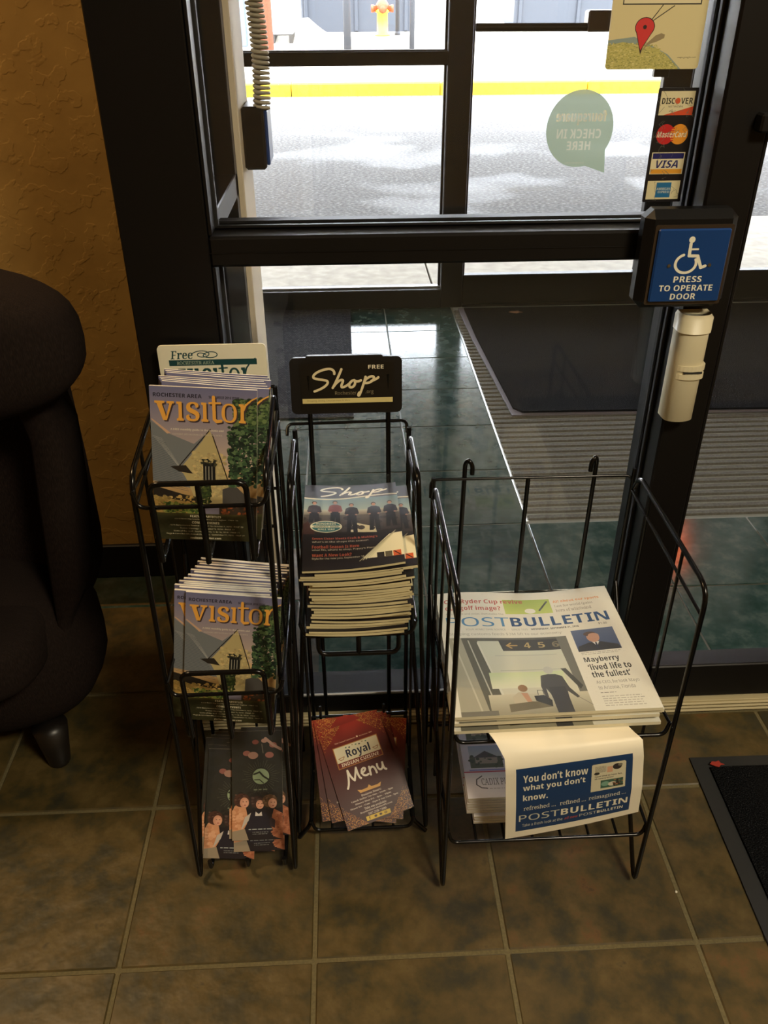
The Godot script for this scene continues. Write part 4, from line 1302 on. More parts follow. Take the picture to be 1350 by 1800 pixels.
func build_room() -> void:
	var W := -1.275
	var BK := -1.395
	# floor slab and tiles
	var fl := struct_node("floor")
	obj("grout_bed", box(Vector3(-3.0, -0.12, -1.95), Vector3(3.2, -0.0022, 3.4)), M.room_grout, fl)
	var p := 0.31
	var s := 0.3035
	for j in range(-4, 5):
		for i in range(-5, 7):
			var x0 := -0.39 + i * p
			var z1 := -0.7643 + j * p
			var z0 := z1 - p
			if z1 < -1.9:
				continue
			var lo := Vector3(x0 + (p - s) / 2, -0.011, maxf(z0 + (p - s) / 2, -1.93))
			var hi := Vector3(x0 + p - (p - s) / 2, 0.0 - 0.0004 * ((i * 7 + j * 3) % 2), z1 - (p - s) / 2)
			if x0 > -0.35 and hi.z < -1.30:
				continue
			if x0 > -0.35:
				lo.z = maxf(lo.z, -1.262)
			if hi.z - lo.z < 0.02:
				continue
			obj("tile", box(lo, hi, 0.0022), M["room_tile_%d" % posmod(i * 5 + j * 3 + (i * j) % 3, 4)], fl)
	# gold wall with its baseboard, standing back of the vestibule's corner
	struct("wall_left_front", box(Vector3(-3.0, 0.0, -2.03), Vector3(-0.262, 2.75, -1.83)), M.gold_plaster)
	struct("wall_stub_end", box(Vector3(-0.262, 0.0, -2.03), Vector3(-0.2, 2.75, -1.828), 0.002), M.plaster_cream)
	struct("baseboard_left", box(Vector3(-3.0, 0.0, -1.83), Vector3(-0.33, 0.1, -1.818), 0.003), M.black_base)
	struct("wall_left", box(Vector3(-3.2, 0.0, -2.03), Vector3(-3.0, 2.75, 3.6)), M.gold_plaster)
	struct("wall_right", box(Vector3(3.2, 0.0, -1.4), Vector3(3.4, 2.75, 3.6)), M.gold_plaster)
	struct("wall_back", box(Vector3(-3.2, 0.0, 3.4), Vector3(3.4, 2.75, 3.6)), M.gold_plaster)
	struct("ceiling", box(Vector3(-3.2, 2.75, -2.03), Vector3(3.4, 2.9, 3.6)), M.ceiling_white)
	struct("wall_front", box(Vector3(-0.327, 2.25, -1.4), Vector3(3.2, 2.75, -1.27)), M.gold_plaster)
	struct("wall_front_right", box(Vector3(2.1, 0.0, -1.4), Vector3(3.2, 2.25, -1.27)), M.gold_plaster)

	# inner storefront
	var w := struct_node("window_1")
	bar(w, "corner_post", Vector3(-0.327, 0.0, BK), Vector3(-0.2, 2.25, W))
	# side return between the corner post and the wall end: dark panels with a rail
	bar(w, "return_panel", Vector3(-0.3, 0.0, -1.83), Vector3(-0.262, 2.25, BK), M.black_base)
	bar(w, "return_rail", Vector3(-0.262, 0.955, -1.83), Vector3(-0.212, 1.0, BK), M.frame)
	bar(w, "return_mullion", Vector3(-0.262, 0.0, -1.83), Vector3(-0.212, 2.25, -1.79))
	# glazing stops along the post
	bar(w, "glazing_stop", Vector3(-0.2, 1.006, -1.318), Vector3(-0.194, 2.25, -1.279), M.frame)
	bar(w, "glazing_stop", Vector3(-0.2, 0.09, -1.318), Vector3(-0.194, 0.961, -1.279), M.frame)
	bar(w, "gasket", Vector3(-0.2, 1.006, -1.336), Vector3(-0.189, 2.25, -1.32), M.gasket)
	bar(w, "gasket", Vector3(-0.2, 0.09, -1.336), Vector3(-0.189, 0.961, -1.32), M.gasket)
	bar(w, "mid_rail", Vector3(-0.2, 0.961, BK), Vector3(0.535, 1.006, W), null, 0.004)
	bar(w, "glazing_stop", Vector3(-0.194, 1.006, -1.33), Vector3(0.535, 1.0115, -1.318), M.frame, 0.003)
	bar(w, "glazing_stop", Vector3(-0.194, 1.006, -1.372), Vector3(0.535, 1.012, -1.345), M.frame, 0.003)
	bar(w, "rail_groove", Vector3(-0.2, 0.982, W - 0.001), Vector3(0.535, 0.9828, W + 0.0012), M.frame, 0.0)
	bar(w, "bottom_rail", Vector3(-0.2, 0.03, -1.334), Vector3(0.535, 0.082, W), null, 0.003)
	bar(w, "sill_back", Vector3(-0.2, 0.0, BK), Vector3(0.535, 0.036, -1.334), null, 0.003)
	bar(w, "edge_strip", Vector3(-0.2, 0.077, W - 0.003), Vector3(0.535, 0.0845, W + 0.003), M.aluminium, 0.002)
	bar(w, "mullion", Vector3(0.535, 0.0, BK), Vector3(0.606, 2.25, W), null, 0.003)
	bar(w, "mullion_face", Vector3(0.531, 0.0825, -1.393), Vector3(0.5352, 0.96, -1.362), M.frame, 0.001)
	bar(w, "mullion_face", Vector3(0.531, 1.0065, -1.393), Vector3(0.5352, 2.25, -1.362), M.frame, 0.001)
	bar(w, "gasket", Vector3(0.528, 1.0065, -1.36), Vector3(0.5352, 2.25, -1.346), M.gasket)
	bar(w, "gasket", Vector3(0.528, 0.0825, -1.36), Vector3(0.5352, 0.96, -1.346), M.gasket)
	bar(w, "gasket", Vector3(0.528, 1.0065, -1.335), Vector3(0.5352, 2.25, -1.323), M.gasket)
	bar(w, "gasket", Vector3(0.528, 0.0825, -1.335), Vector3(0.5352, 0.96, -1.323), M.gasket)
	bar(w, "mullion_face", Vector3(0.5335, 1.0065, -1.322), Vector3(0.5352, 2.25, -1.277), M.frame, 0.001)
	bar(w, "mullion_face", Vector3(0.5335, 0.0825, -1.322), Vector3(0.5352, 0.96, -1.277), M.frame, 0.001)
	glass_pane(w, Vector3(-0.197, 1.0, -1.343), Vector3(0.533, 2.25, -1.337))
	glass_pane(w, Vector3(-0.197, 0.0365, -1.343), Vector3(0.533, 0.965, -1.337))
	# ribbed threshold along the floor
	var th := struct_node("trim_1")
	bar(th, "base_strip", Vector3(-0.327, 0.0, BK), Vector3(2.1, 0.03, -1.268), M.vinyl_beige, 0.001)
	for k in 3:
		bar(th, "rib", Vector3(-0.327, 0.002 + k * 0.0095, -1.269), Vector3(2.1, 0.0085 + k * 0.0095, -1.2625), M.vinyl_beige, 0.0025)
	# inner door leaf
	var d := struct_node("door_1")
	bar(d, "bottom_rail", Vector3(0.609, 0.034, -1.322), Vector3(1.56, 0.122, W - 0.002), null, 0.003)
	bar(d, "rail_top", Vector3(0.609, 0.122, -1.322), Vector3(1.56, 0.1235, W - 0.004), M.frame, 0.0)
	bar(d, "stile", Vector3(1.51, 0.122, -1.322), Vector3(1.56, 2.2, W - 0.002))
	bar(d, "top_rail", Vector3(0.609, 2.15, -1.322), Vector3(1.51, 2.2, W - 0.002))
	bar(d, "stile", Vector3(0.607, 0.122, -1.322), Vector3(0.6125, 2.15, W - 0.004), M.frame, 0.001)
	glass_pane(d, Vector3(0.613, 0.115, -1.304), Vector3(1.51, 2.15, -1.298))
	bar(d, "lock_block", Vector3(0.585, 1.141, W - 0.002), Vector3(0.64, 1.166, W + 0.022), M.black_base, 0.003)
	var tr := struct_node("trim_2")
	bar(tr, "door_jamb", Vector3(1.56, 0.0, BK), Vector3(2.1, 2.25, W))
	bar(tr, "door_head", Vector3(0.606, 2.2, BK), Vector3(1.56, 2.25, W))

func build_vestibule() -> void:
	var fl := struct_node("floor_vestibule")
	obj("grout_bed", box(Vector3(-1.2, -0.12, -4.05), Vector3(3.2, -0.0022, -1.395)), M.slate_grout, fl)
	var p := 0.3215
	var s := 0.3165
	var xs := []
	for i in range(-5, 9):
		xs.append(0.5055 + p * (i - 1))
	for j in range(0, 9):
		for x0 in xs:
			var z1: float = -1.702 - 0.3195 * (j - 1)
			var z0: float = z1 - 0.3195
			if x0 > 0.5 and z0 < -2.06 and j > 1:
				continue
			if z1 < -4.0 or x0 < -1.2 or x0 > 2.9:
				continue
			var a := Vector3(x0 + (p - s) / 2, -0.011, maxf(z0 + (p - s) / 2, -3.99))
			var b := Vector3(x0 + p - (p - s) / 2, 0.0, minf(z1 - (p - s) / 2, -1.396))
			obj("tile", box(a, b, 0.0015), M["slate_tile_%d" % posmod(int(round(x0 * 7.0)) + j * 2, 3)], fl)
	struct("wall_vestibule_left", box(Vector3(-1.4, 0.0, -4.05), Vector3(-1.2, 2.75, -2.03)), M.plaster_white)
	struct("wall_vestibule_right", box(Vector3(3.2, 0.0, -4.05), Vector3(3.4, 2.75, -1.4)), M.plaster_white)
	struct("ceiling_vestibule", box(Vector3(-1.4, 2.75, -4.05), Vector3(3.4, 2.9, -1.4)), M.ceiling_white)
	# recessed ribbed walk-off grille
	var g := tag(thing("entrance_grille", "grey ribbed walk-off grille set into the vestibule floor", "floor grille"), "grey ribbed walk-off grille set into the vestibule floor", "floor grille")
	obj("bed", box(Vector3(0.51, -0.02, -3.92), Vector3(2.9, -0.0075, -2.03)), M.grille_bed, g)
	bar(g, "edge", Vector3(0.505, -0.02, -3.92), Vector3(0.511, 0.001, -2.03), M.aluminium, 0.001)
	var rib := box(Vector3(0.512, -0.012, -0.0125), Vector3(2.9, 0.003, 0.0125), 0.0045)
	for k in 50:
		obj("rib", rib, M.grille_rib, g, Vector3(0, 0, -2.05 - k * 0.0372))
	# black mat on the grille
	var m := thing("door_mat", "black pile mat lying on the ribbed grille by the outer door", "mat")
	obj("backing", prism_flat([[0.585, -2.72], [2.2, -2.69], [2.2, -3.88], [0.535, -3.9], [0.545, -3.5]], 0.003, 0.0075), M.mat_rubber_grey, m)
	obj("pile", prism_flat([[0.625, -2.735], [2.18, -2.705], [2.18, -3.87], [0.56, -3.88], [0.565, -3.5], [0.597, -2.77]], 0.0076, 0.015), M.mat_pile, m)
	var c := thing("carpet_runner", "flat grey woven carpet mat beside the vestibule's end wall", "mat")
	obj("weave", prism_flat([[-0.75, -2.755], [0.018, -2.742], [0.022, -3.92], [-0.75, -3.92]], 0.0, 0.006), M.carpet_grey, c)
	# outer storefront
	var O := -3.93
	var w := struct_node("window_2")
	var fz := [O - 0.1, O]
	for a in [["sill_rail", -1.2, 0.0, 0.455, 0.088], ["mid_rail", -1.2, 1.031, 0.455, 1.083], ["mullion", 0.452, 0.0, 0.556, 2.13], ["end_post", -1.2, 0.0, -1.1, 2.13], ["head", -1.2, 2.13, 3.2, 2.75]]:
		bar(w, a[0], Vector3(a[1], a[2], fz[0]), Vector3(a[3], a[4], fz[1]), null, 0.004)
	bar(w, "sill_lip", Vector3(-1.1, 0.088, O - 0.06), Vector3(0.452, 0.096, O - 0.035), M.aluminium, 0.002)
	bar(w, "gasket", Vector3(0.443, 0.09, O - 0.07), Vector3(0.4525, 2.13, O - 0.045), M.frame, 0.001)
	bar(w, "rail_lip", Vector3(-1.1, 1.083, O - 0.06), Vector3(0.452, 1.088, O - 0.03), M.frame, 0.001)
	glass_pane(w, Vector3(-1.1, 0.08, O - 0.055), Vector3(0.452, 1.035, O - 0.049))
	glass_pane(w, Vector3(-1.1, 1.08, O - 0.055), Vector3(0.452, 2.13, O - 0.049))
	for k in 2:
		var x := 0.558 + k * 0.945
		var d := struct_node("door_%d" % (k + 2))
		bar(d, "bottom_rail", Vector3(x, 0.012, O - 0.06), Vector3(x + 0.94, 0.15, O - 0.015), null, 0.004)
		bar(d, "stile", Vector3(x + 0.82 if k == 0 else x, 0.15, O - 0.06), Vector3(x + 0.94 if k == 0 else x + 0.06, 2.08, O - 0.015), null, 0.004)
		bar(d, "stile", Vector3(x + 0.88, 0.15, O - 0.06) if k == 1 else Vector3(x, 0.15, O - 0.06), Vector3(x + 0.94, 2.08, O - 0.015) if k == 1 else Vector3(x + 0.006, 2.08, O - 0.015), null, 0.002)
		bar(d, "top_rail", Vector3(x, 2.08, O - 0.06), Vector3(x + 0.94, 2.13, O - 0.015), null, 0.004)
		glass_pane(d, Vector3(x + 0.005, 0.145, O - 0.043), Vector3(x + 0.885, 2.08, O - 0.037))
		obj("push_bar", tube([Vector3(x, 1.168, O + 0.035), Vector3(x + 0.94, 1.165, O + 0.035)], 0.0155), M.frame, d)
		bar(d, "bar_bracket", Vector3(x + 0.45, 1.15, O - 0.02), Vector3(x + 0.62, 1.226, O + 0.055), M.bezel_bronze, 0.006)
		bar(d, "stile_stop", Vector3(x + 0.765, 0.98, O - 0.02), Vector3(x + 0.83, 1.06, O + 0.01), M.frame, 0.003)
	bar(w, "threshold", Vector3(0.556, 0.0, O - 0.1), Vector3(3.2, 0.012, O + 0.0), M.frame, 0.003)
	bar(w, "end_post", Vector3(2.45, 0.0, O - 0.1), Vector3(3.2, 2.13, O))
	# small orange sign on the outer door, above the picture, that the polished tiles mirror
	var os := thing("window_lamp_sign", "small glowing orange sign hung inside the second outer door's glass", "sign")
	var og := mat("sign_orange", rgb(226, 96, 44), 0.5)
	og.emission_enabled = true
	og.emission = rgb(255, 110, 50)
	og.emission_energy_multiplier = 7.0
	obj("sign_panel", prism(round_rect(1.75, 1.3, 1.91, 1.62, 0.01), O - 0.034, O - 0.028), og, os)
	obj("sign_frame", prism(round_rect(1.74, 1.29, 1.92, 1.63, 0.012), O - 0.0355, O - 0.034), M.sign_black, os)
	var l := OmniLight3D.new()
	l.name = "light"
	l.light_color = rgb(255, 110, 50)
	l.light_energy = 0.06
	l.light_size = 0.08
	l.omni_range = 10.0
	l.omni_attenuation = 2.0
	l.shadow_enabled = true
	os.add_child(l)
	l.position = Vector3(1.83, 1.46, O + 0.06)

func prism_flat(pts: Array, y0: float, y1: float) -> ArrayMesh:
	var pk := PackedVector2Array()
	for q in pts:
		pk.append(Vector2(q[0], -q[1]))
	var m := prism(pk, y0, y1)
	var st := SurfaceTool.new()
	st.begin(Mesh.PRIMITIVE_TRIANGLES)
	st.append_from(m, 0, Transform3D(Basis(Vector3.RIGHT, -PI / 2), Vector3.ZERO))
	return st.commit()

func build_outside() -> void:
	var sw := struct_node("sidewalk")
	for k in 9:
		var x := -6.0 + k * 1.52 + 0.38
		obj("slab", box(Vector3(x, -0.15, -5.72), Vector3(x + 1.51, -0.012, -4.03), 0.006), M.concrete, sw)
	struct("canopy_soffit", box(Vector3(-4.5, 2.75, -10.2), Vector3(6.0, 3.2, -4.04)), M.plaster_white)
	struct("wall_facade", box(Vector3(3.2, 0.0, -4.05), Vector3(8.0, 2.6, -3.85)), M.plaster_white)
	struct("wall_facade_left", box(Vector3(-6.0, 0.0, -4.05), Vector3(-1.2, 2.6, -3.85)), M.plaster_white)
	struct("road", box(Vector3(-40, -0.3, -13.3), Vector3(40, -0.03, -5.73)), M.asphalt)
	var kb := struct_node("kerb")
	for k in 22:
		var x := -22.0 + k * 2.1 + 0.33
		obj("kerb_block", box(Vector3(x, -0.2, -13.5), Vector3(x + 2.09, 0.14, -13.2), 0.02), M.kerb_yellow, kb)
	var st := begin()
	for a in [[-13.5, 0.138, -17.3, 0.26], [-17.3, 0.26, -22.0, 0.72], [-22.0, 0.72, -60.0, 2.1]]:
		quad(st, Vector3(-60, a[1], a[0]), Vector3(60, a[1], a[0]), Vector3(60, a[3], a[2]), Vector3(-60, a[3], a[2]))
	for a in [[-13.5, 0.138], [-60.0, 2.1]]:
		quad(st, Vector3(-60, -0.4, a[0]), Vector3(60, -0.4, a[0]), Vector3(60, a[1], a[0]), Vector3(-60, a[1], a[0]))
	struct("far_pavement", finish(st), M.concrete)
	# things across the road
	tag(obj("concrete_pad", box(Vector3(0.16, 0.1, -18.4), Vector3(1.27, 0.506, -17.35), 0.03), M.concrete), "pale concrete block that carries the yellow hydrant across the road", "concrete block")
	var h := thing("fire_hydrant", "yellow fire hydrant with an orange cap across the road", "hydrant", Vector3(0.81, 0.506, -17.55))
	obj("barrel", lathe([[0.0, 0.0], [0.14, 0.0], [0.14, 0.03], [0.1, 0.04], [0.098, 0.36], [0.125, 0.37], [0.125, 0.4], [0.1, 0.42]], 20), M.hydrant_yellow, h)
	obj("bonnet", lathe([[0.1, 0.42], [0.12, 0.44], [0.11, 0.5], [0.06, 0.57], [0.03, 0.58], [0.03, 0.62], [0.0, 0.62]], 20), M.hydrant_red, h)
	for sx in [-1.0, 1.0]:
		var o := obj("nozzle", lathe([[0.0, 0.0], [0.05, 0.0], [0.05, 0.06], [0.062, 0.062], [0.062, 0.11], [0.0, 0.11]], 14), M.hydrant_red, h, Vector3(sx * 0.09, 0.43, 0))
		o.rotation.z = -sx * PI / 2
	var nz := obj("nozzle", lathe([[0.0, 0.0], [0.06, 0.0], [0.06, 0.06], [0.075, 0.062], [0.075, 0.11], [0.0, 0.11]], 14), M.hydrant_red, h, Vector3(0, 0.43, 0.09))
	nz.rotation.x = PI / 2
	var bol := [[0.17, 0.235, -17.22, 0.066, "dark bollard post at the left end of the concrete block"], [1.1, 0.517, -17.8, 0.04, "thin dark post standing on the concrete block behind the hydrant"], [1.335, 0.25, -17.35, 0.046, "dark bollard post at the right end of the concrete block"]]
	for b in bol:
		var t := thing("bollard", b[4], "post", Vector3(b[0], b[1], b[2]), "posts round the hydrant")
		obj("shaft", lathe([[0.0, 0.0], [b[3], 0.0], [b[3], 1.2], [b[3] * 0.8, 1.26], [0.0, 1.28]], 16), M.bollard, t)
		obj("foot", lathe([[0.0, -0.01], [b[3] * 1.3, -0.01], [b[3] * 1.3, 0.03], [b[3], 0.05]], 16), M.bollard, t)
	for a in [[-0.72, 1.5, "large dark dumpster behind the yellow hydrant"], [3.57, 6.2, "dark blue-grey dumpster standing alone across the road"]]:
		var t := thing("dumpster", a[2], "dumpster", Vector3(a[0], 0.0, -19.6))
		var w: float = a[1] - a[0]
		obj("body", box(Vector3(0, 0.45, -1.5), Vector3(w, 1.75, 0), 0.03), M.dumpster, t)
		obj("lid", box(Vector3(-0.03, 1.75, -1.52), Vector3(w + 0.03, 1.83, 0.04), 0.02), M.bollard, t)
		for k in 3:
			obj("rib", box(Vector3(w * (0.03 + 0.45 * k), 0.5, 0.0), Vector3(w * (0.03 + 0.45 * k) + 0.07, 1.72, 0.05), 0.01), M.dumpster, t)
	var pl := thing("utility_pole", "red-brown wooden pole standing left across the road", "pole", Vector3(-1.295, 0.3, -17.5))
	obj("shaft", lathe([[0.0, 0.0], [0.133, 0.0], [0.12, 5.0], [0.0, 5.0]], 18), M.pole_wood, pl)
	obj("strap", lathe([[0.133, 1.6], [0.138, 1.6], [0.138, 1.66], [0.132, 1.66]], 18), M.bollard, pl)
	# low curved concrete kerb
	var rings := []
	for k in 13:
		var t := k / 12.0
		var c := Vector3(lerpf(-0.62, 0.02, t), 0, -18.9 + 1.5 * sin(t * PI * 0.5))
		var top := 0.76 - 0.26 * sin(t * PI * 0.5)
		var n := Vector3(-0.6, 0, 0.8) * 0.13
		rings.append([c + Vector3(0, 0.1, 0) + n, c + Vector3(0, 0.1, 0) - n, c + Vector3(0, top, 0) - n * 0.8, c + Vector3(0, top, 0) + n * 0.8])
	tag(obj("curved_kerb", loft(rings, false), M.concrete), "low curved pale concrete kerb in front of the large dumpster", "kerb")
	var pt := thing("pallet", "dark weathered pallet lying behind the wooden pole", "pallet", Vector3(-1.62, 0.0, -18.3))
	for k in 7:
		obj("slat", box(Vector3(0.0, 0.46 + 0.03, -0.02 - 0.16 * k - 0.1), Vector3(0.78, 0.5 + 0.012, -0.02 - 0.16 * k), 0.004), M.board_dark, pt)
	for k in 3:
		obj("bearer", box(Vector3(0.02 + 0.34 * k, 0.3, -1.1), Vector3(0.09 + 0.34 * k, 0.49, 0.0), 0.004), M.board_dark, pt)
	var bp := thing("gate_post", "blue-grey steel post beside the wooden pole across the road", "post", Vector3(-1.75, 0.35, -17.6))
	obj("shaft", box(Vector3(-0.12, 0.0, -0.1), Vector3(0.12, 2.2, 0.1), 0.02), mat("post_blue", rgb(96, 110, 128), 0.6), bp)
	obj("cap", box(Vector3(-0.14, 2.2, -0.12), Vector3(0.14, 2.25, 0.12), 0.015), M.bollard, bp)

func d_ring(cx: float, y: float, zb: float, w: float, d: float) -> Array:
	var r := []
	r.append(Vector3(cx - w / 2, y, zb))
	for k in 13:
		var a := PI - PI * k / 12.0
		r.append(Vector3(cx + w / 2 * cos(a), y, zb + d * 0.45 + d * 0.55 * pow(sin(a), 0.7)))
	r.append(Vector3(cx + w / 2, y, zb))
	return r

func build_fittings() -> void:
	# push button on the mullion
	var b := thing("door_push_button", "square blue wheelchair push plate in a black box on the door post", "push button")
	obj("housing", box(Vector3(0.438, 0.898, -1.274), Vector3(0.576, 1.043, -1.232), 0.012), M.button_black, b)
	obj("bezel", prism(round_rect(0.4515, 0.906, 0.5675, 1.0235, 0.003), -1.2325, -1.2305), M.bezel_bronze, b)
	obj("plate_edge", box(Vector3(0.456, 0.911, -1.231), Vector3(0.563, 1.0185, -1.2255), 0.002), M.blue_plate_edge, b)
	var pl := obj("plate", printed_face(round_rect(0.4578, 0.9128, 0.5612, 1.0167, 0.001), -1.2252), M.push_plate, b)
	for x in [0.478, 0.5385]:
		obj("screw", tube([Vector3(x, 0.9665, -1.226), Vector3(x, 0.9665, -1.2238)], 0.0026, 0.0, 10), M.steel, b)
	# beige receiver under it
	var s := thing("door_sensor", "long cream plastic sensor cover below the blue push plate", "sensor")
	var zb := -1.2745
	var cx := 0.5475
	obj("cover", loft([d_ring(cx, 0.702, zb, 0.047, 0.034), d_ring(cx, 0.7035, zb, 0.05, 0.036), d_ring(cx, 0.853, zb, 0.05, 0.036), d_ring(cx, 0.854, zb, 0.05, 0.036)], true), M.sensor_beige, s)
	obj("cap", loft([d_ring(cx, 0.8545, zb, 0.053, 0.039), d_ring(cx, 0.878, zb, 0.053, 0.039), d_ring(cx, 0.883, zb, 0.047, 0.033)], true), M.sensor_beige, s)
	for y in [0.792, 0.778]:
		obj("ring", loft([d_ring(cx + 0.003, y, zb, 0.051, 0.039), d_ring(cx + 0.003, y + 0.009, zb, 0.051, 0.039)], false), M.sensor_beige, s)
	obj("slot", box(Vector3(cx - 0.01, 0.788, zb + 0.036), Vector3(cx + 0.02, 0.7912, zb + 0.0372)), M.grille_bed, s)
	# stickers on the glass
	var k := thing("map_sticker", "cream sticker with a red map pin on the upper glass", "sticker")
	obj("print", printed_face(round_rect(0.3785, 1.2155, 0.5125, 1.369, 0.005), -1.3355), M.map_sticker, k)
	obj("film", prism(round_rect(0.3785, 1.2155, 0.5125, 1.369, 0.005), -1.3368, -1.3357), M.card_cream, k)
	k = thing("card_sticker", "tall black sticker of four payment card logos on the upper glass", "sticker")
	obj("print", printed_face(round_rect(0.4615, 1.0335, 0.5205, 1.1915, 0.002), -1.3355), M.card_strip, k)
	obj("film", prism(round_rect(0.4615, 1.0335, 0.5205, 1.1915, 0.002), -1.3368, -1.3357), M.sign_black, k)
	k = thing("bubble_sticker", "pale teal speech bubble sticker with mirrored lettering on the glass", "sticker")
	obj("print", printed_face(PackedVector2Array([Vector2(0.302, 1.073), Vector2(0.408, 1.073), Vector2(0.408, 1.192), Vector2(0.302, 1.192)]), -1.3445), M.bubble_sticker, k)
	# second push button on the wall end, with its coiled lead
	b = thing("wall_push_button", "black push button box with blue edge on the cream wall end", "push button")
	obj("housing", box(Vector3(-0.2, 0.992, -1.995), Vector3(-0.155, 1.112, -1.878), 0.005), M.button_black, b)
	obj("plate", box(Vector3(-0.155, 1.0, -1.987), Vector3(-0.148, 1.104, -1.886), 0.002), M.blue_plate_edge, b)
	var pts := []
	var y := 1.108
	for i in 864:
		var t := i / 863.0
		var a := i * TAU / 12.0
		var tw := sin(t * 9.0)
		pts.append(Vector3(-0.158 - 0.008 * t * 2.0 + 0.006 * tw + 0.015 * cos(a), y + 0.64 * t, -1.9 + 0.015 * sin(a) + 0.004 * cos(t * 13.0)))
	pts.push_front(Vector3(-0.165, 1.1, -1.9))
	var cd := thing("coiled_cord", "beige coiled cord hanging down to the wall push button", "cord")
	obj("coil", tube(pts, 0.0034, 0.0, 6), M.cord_beige, cd)
	obj("lead", tube([pts[-1], pts[-1] + Vector3(0.0, 0.1, 0.0), Vector3(-0.199, 2.1, -1.92)], 0.003), M.cord_beige, cd)
	# floor mat in the room
	var m := thing("floor_mat", "black mat with a rubber border on the brown tiles", "mat")
	obj("border", prism_flat([[0.662, -1.139], [1.8, -1.128], [1.8, 0.2], [0.632, 0.2], [0.648, -0.6]], 0.0, 0.004), M.mat_rubber, m)
	obj("pile", prism_flat([[0.692, -1.11], [1.77, -1.1], [1.77, 0.17], [0.664, 0.17], [0.68, -0.6]], 0.0, 0.009), M.mat_pile, m)
	m = thing("leaf_scrap", "small red leaf scrap on the black mat's corner", "leaf")
	obj("blade", leaf_mesh(0.026), M.leaf_red, m, Vector3(0.706, 0.0105, -1.115))
	m = thing("dry_leaf", "dry brown leaf by the outer door on the vestibule mat", "leaf")
	obj("blade", leaf_mesh(0.06), M.leaf_brown, m, Vector3(0.79, 0.0165, -3.8))
	m = thing("lint_ball", "tiny white crumb on the brown tile beside the mat", "crumb")
	obj("crumb", blob(Vector3.ZERO, Vector3(0.0022, 0.0018, 0.0022), 2.0, 10, 6), M.lint, m, Vector3(0.536, 0.0018, -0.852))

func leaf_mesh(s: float) -> ArrayMesh:
	var p := PackedVector2Array()
	for q in [[-0.5, 0.0], [-0.2, -0.2], [0.1, -0.32], [0.3, -0.12], [0.6, -0.1], [0.34, 0.08], [0.3, 0.3], [0.0, 0.2], [-0.25, 0.24]]:
		p.append(Vector2(q[0], q[1]) * s)
	var m := prism(p, 0.0, 0.0008)
	var st := SurfaceTool.new()
	st.begin(Mesh.PRIMITIVE_TRIANGLES)
	st.append_from(m, 0, Transform3D(Basis(Vector3.RIGHT, -PI / 2), Vector3.ZERO))
	return st.commit()

func build_chair() -> void:
	var t := thing("armchair", "dark brown upholstered armchair in front of the gold wall", "armchair", Vector3.ZERO)
	obj("back_roll", blob(Vector3(-0.84, 0.862, -1.24), Vector3(0.438, 0.126, 0.12), 2.9, 48, 24), M.chair_fabric, t)
	obj("backrest", blob(Vector3(-0.84, 0.56, -1.41), Vector3(0.34, 0.34, 0.07), 5.0), M.chair_fabric, t)
	var rings := []
	for a in [[0.28, -0.55, -0.538], [0.34, -0.548, -0.515], [0.385, -0.545, -0.492], [0.45, -0.54, -0.479], [0.585, -0.528, -0.468], [0.70, -0.516, -0.462], [0.80, -0.53, -0.48]]:
		var r := []
		for q in [[0.0, -1.24], [0.15, -1.227], [0.85, -1.227], [1.0, -1.24], [1.0, -1.33], [0.0, -1.33]]:
			r.append(Vector3(lerpf(a[1], a[2], q[0]), a[0], q[1]))
		rings.append(r)
	obj("wing_panel", loft(rings, true), M.chair_fabric, t)
	var other := rings.map(func(r: Array) -> Array:
		var q := r.map(func(p: Vector3) -> Vector3: return Vector3(-1.68 - p.x, p.y, p.z))
		q.reverse()
		return q)
	obj("wing_panel", loft(other, true), M.chair_fabric, t)
	obj("base", blob(Vector3(-0.84, 0.23, -1.31), Vector3(0.337, 0.18, 0.15), 3.0), M.chair_fabric, t)
	obj("seat_cushion", blob(Vector3(-0.84, 0.31, -1.25), Vector3(0.28, 0.075, 0.18), 4.0), M.chair_fabric, t)
	for q in [[-0.6, -1.2], [-1.08, -1.2], [-0.615, -1.42], [-1.065, -1.42]]:
		obj("leg", lathe([[0.0, 0.0], [0.02, 0.0], [0.022, 0.006], [0.034, 0.1], [0.0, 0.1]], 16), M.chair_leg, t, Vector3(q[0], 0.0, q[1]))

func ceiling_lamp(called: String, label: String, x: float, z: float, size: float, energy: float, col: Color, glow: float) -> void:
	var t := thing(called, label, "light", Vector3(x, 2.75, z))
	obj("rim", prism_ring(size * 0.5 + 0.03, size * 0.5), M.ceiling_white, t)
	var g := mat("lamp_glow_%d" % M.size(), Color(0.9, 0.9, 0.9), 0.5)
	g.emission_enabled = true
	g.emission = col
	g.emission_energy_multiplier = glow
	obj("diffuser", box(Vector3(-size / 2, -0.02, -size / 2), Vector3(size / 2, -0.006, size / 2)), g, t)
	var l := AreaLight3D.new()
	l.name = "light"
	l.area_size = Vector2(size, size)
	l.area_normalize_energy = true
	l.light_energy = energy
	l.light_color = col
	l.shadow_enabled = true
	l.area_range = 12.0
	t.add_child(l)
	l.position = Vector3(0, -0.03, 0)
	l.rotation = Vector3(-PI / 2, 0, 0)

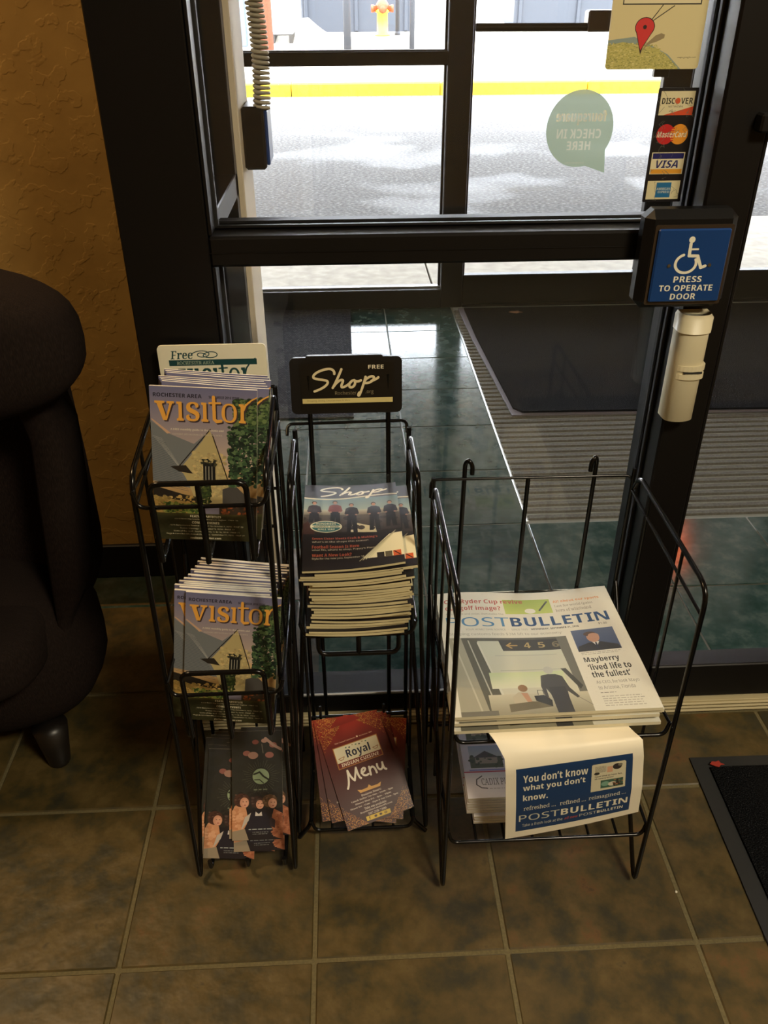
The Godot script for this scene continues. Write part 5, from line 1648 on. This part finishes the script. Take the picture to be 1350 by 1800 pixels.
func prism_ring(a: float, b: float) -> ArrayMesh:
	var st := begin()
	for q in [[-a, -a, a, -b], [-a, b, a, a], [-a, -b, -b, b], [b, -b, a, b]]:
		add_box(st, Vector3(q[0], -0.025, q[1]), Vector3(q[2], 0.0, q[3]), 0.003)
	return finish(st)

func _ready() -> void:
	rng.seed = 5
	# camera
	var cam := Camera3D.new()
	cam.name = "camera"
	add_child(cam)
	cam.fov = 62.544
	cam.near = 0.05
	cam.far = 200.0
	var pitch := 0.560383
	var yaw := 0.0453066
	var roll := -0.0049697
	var fwd := Vector3(sin(yaw) * cos(pitch), -sin(pitch), -cos(yaw) * cos(pitch))
	var right := Vector3(cos(yaw), 0, sin(yaw))
	var up := right.cross(fwd)
	var r2 := right * cos(roll) + up * sin(roll)
	var u2 := up * cos(roll) - right * sin(roll)
	cam.transform = Transform3D(Basis(r2, u2, -fwd), Vector3(0, 1.32147, 0))
	cam.current = true
	# overcast sky
	var we := WorldEnvironment.new()
	we.name = "environment"
	var env := Environment.new()
	env.background_mode = Environment.BG_SKY
	var sky := Sky.new()
	var sm := ProceduralSkyMaterial.new()
	sm.sky_top_color = Color(0.92, 0.96, 1.0)
	sm.sky_horizon_color = Color(0.97, 0.98, 1.0)
	sm.ground_bottom_color = Color(0.5, 0.5, 0.5)
	sm.ground_horizon_color = Color(0.7, 0.7, 0.7)
	sm.sky_energy_multiplier = 3.3
	sm.ground_energy_multiplier = 1.3
	sky.sky_material = sm
	env.sky = sky
	env.tonemap_mode = Environment.TONE_MAPPER_LINEAR
	env.tonemap_exposure = 1.0
	env.sdfgi_enabled = true
	env.ssao_enabled = true
	env.ssil_enabled = true
	we.environment = env
	add_child(we)
	make_materials()
	# ceiling lamps of the room
	ceiling_lamp("ceiling_light", "square warm ceiling light above the floor mat", 1.15, 0.75, 0.6, 9.0, Color(1.0, 0.94, 0.82), 6.0)
	ceiling_lamp("ceiling_light", "small amber ceiling light above the armchair", -1.35, -1.3, 0.25, 3.2, Color(1.0, 0.84, 0.62), 8.0)
	build_room()
	build_vestibule()
	build_outside()
	make_prints()
	build_news_rack()
	build_shop_rack()
	build_left_rack()
	build_chair()
	build_fittings()
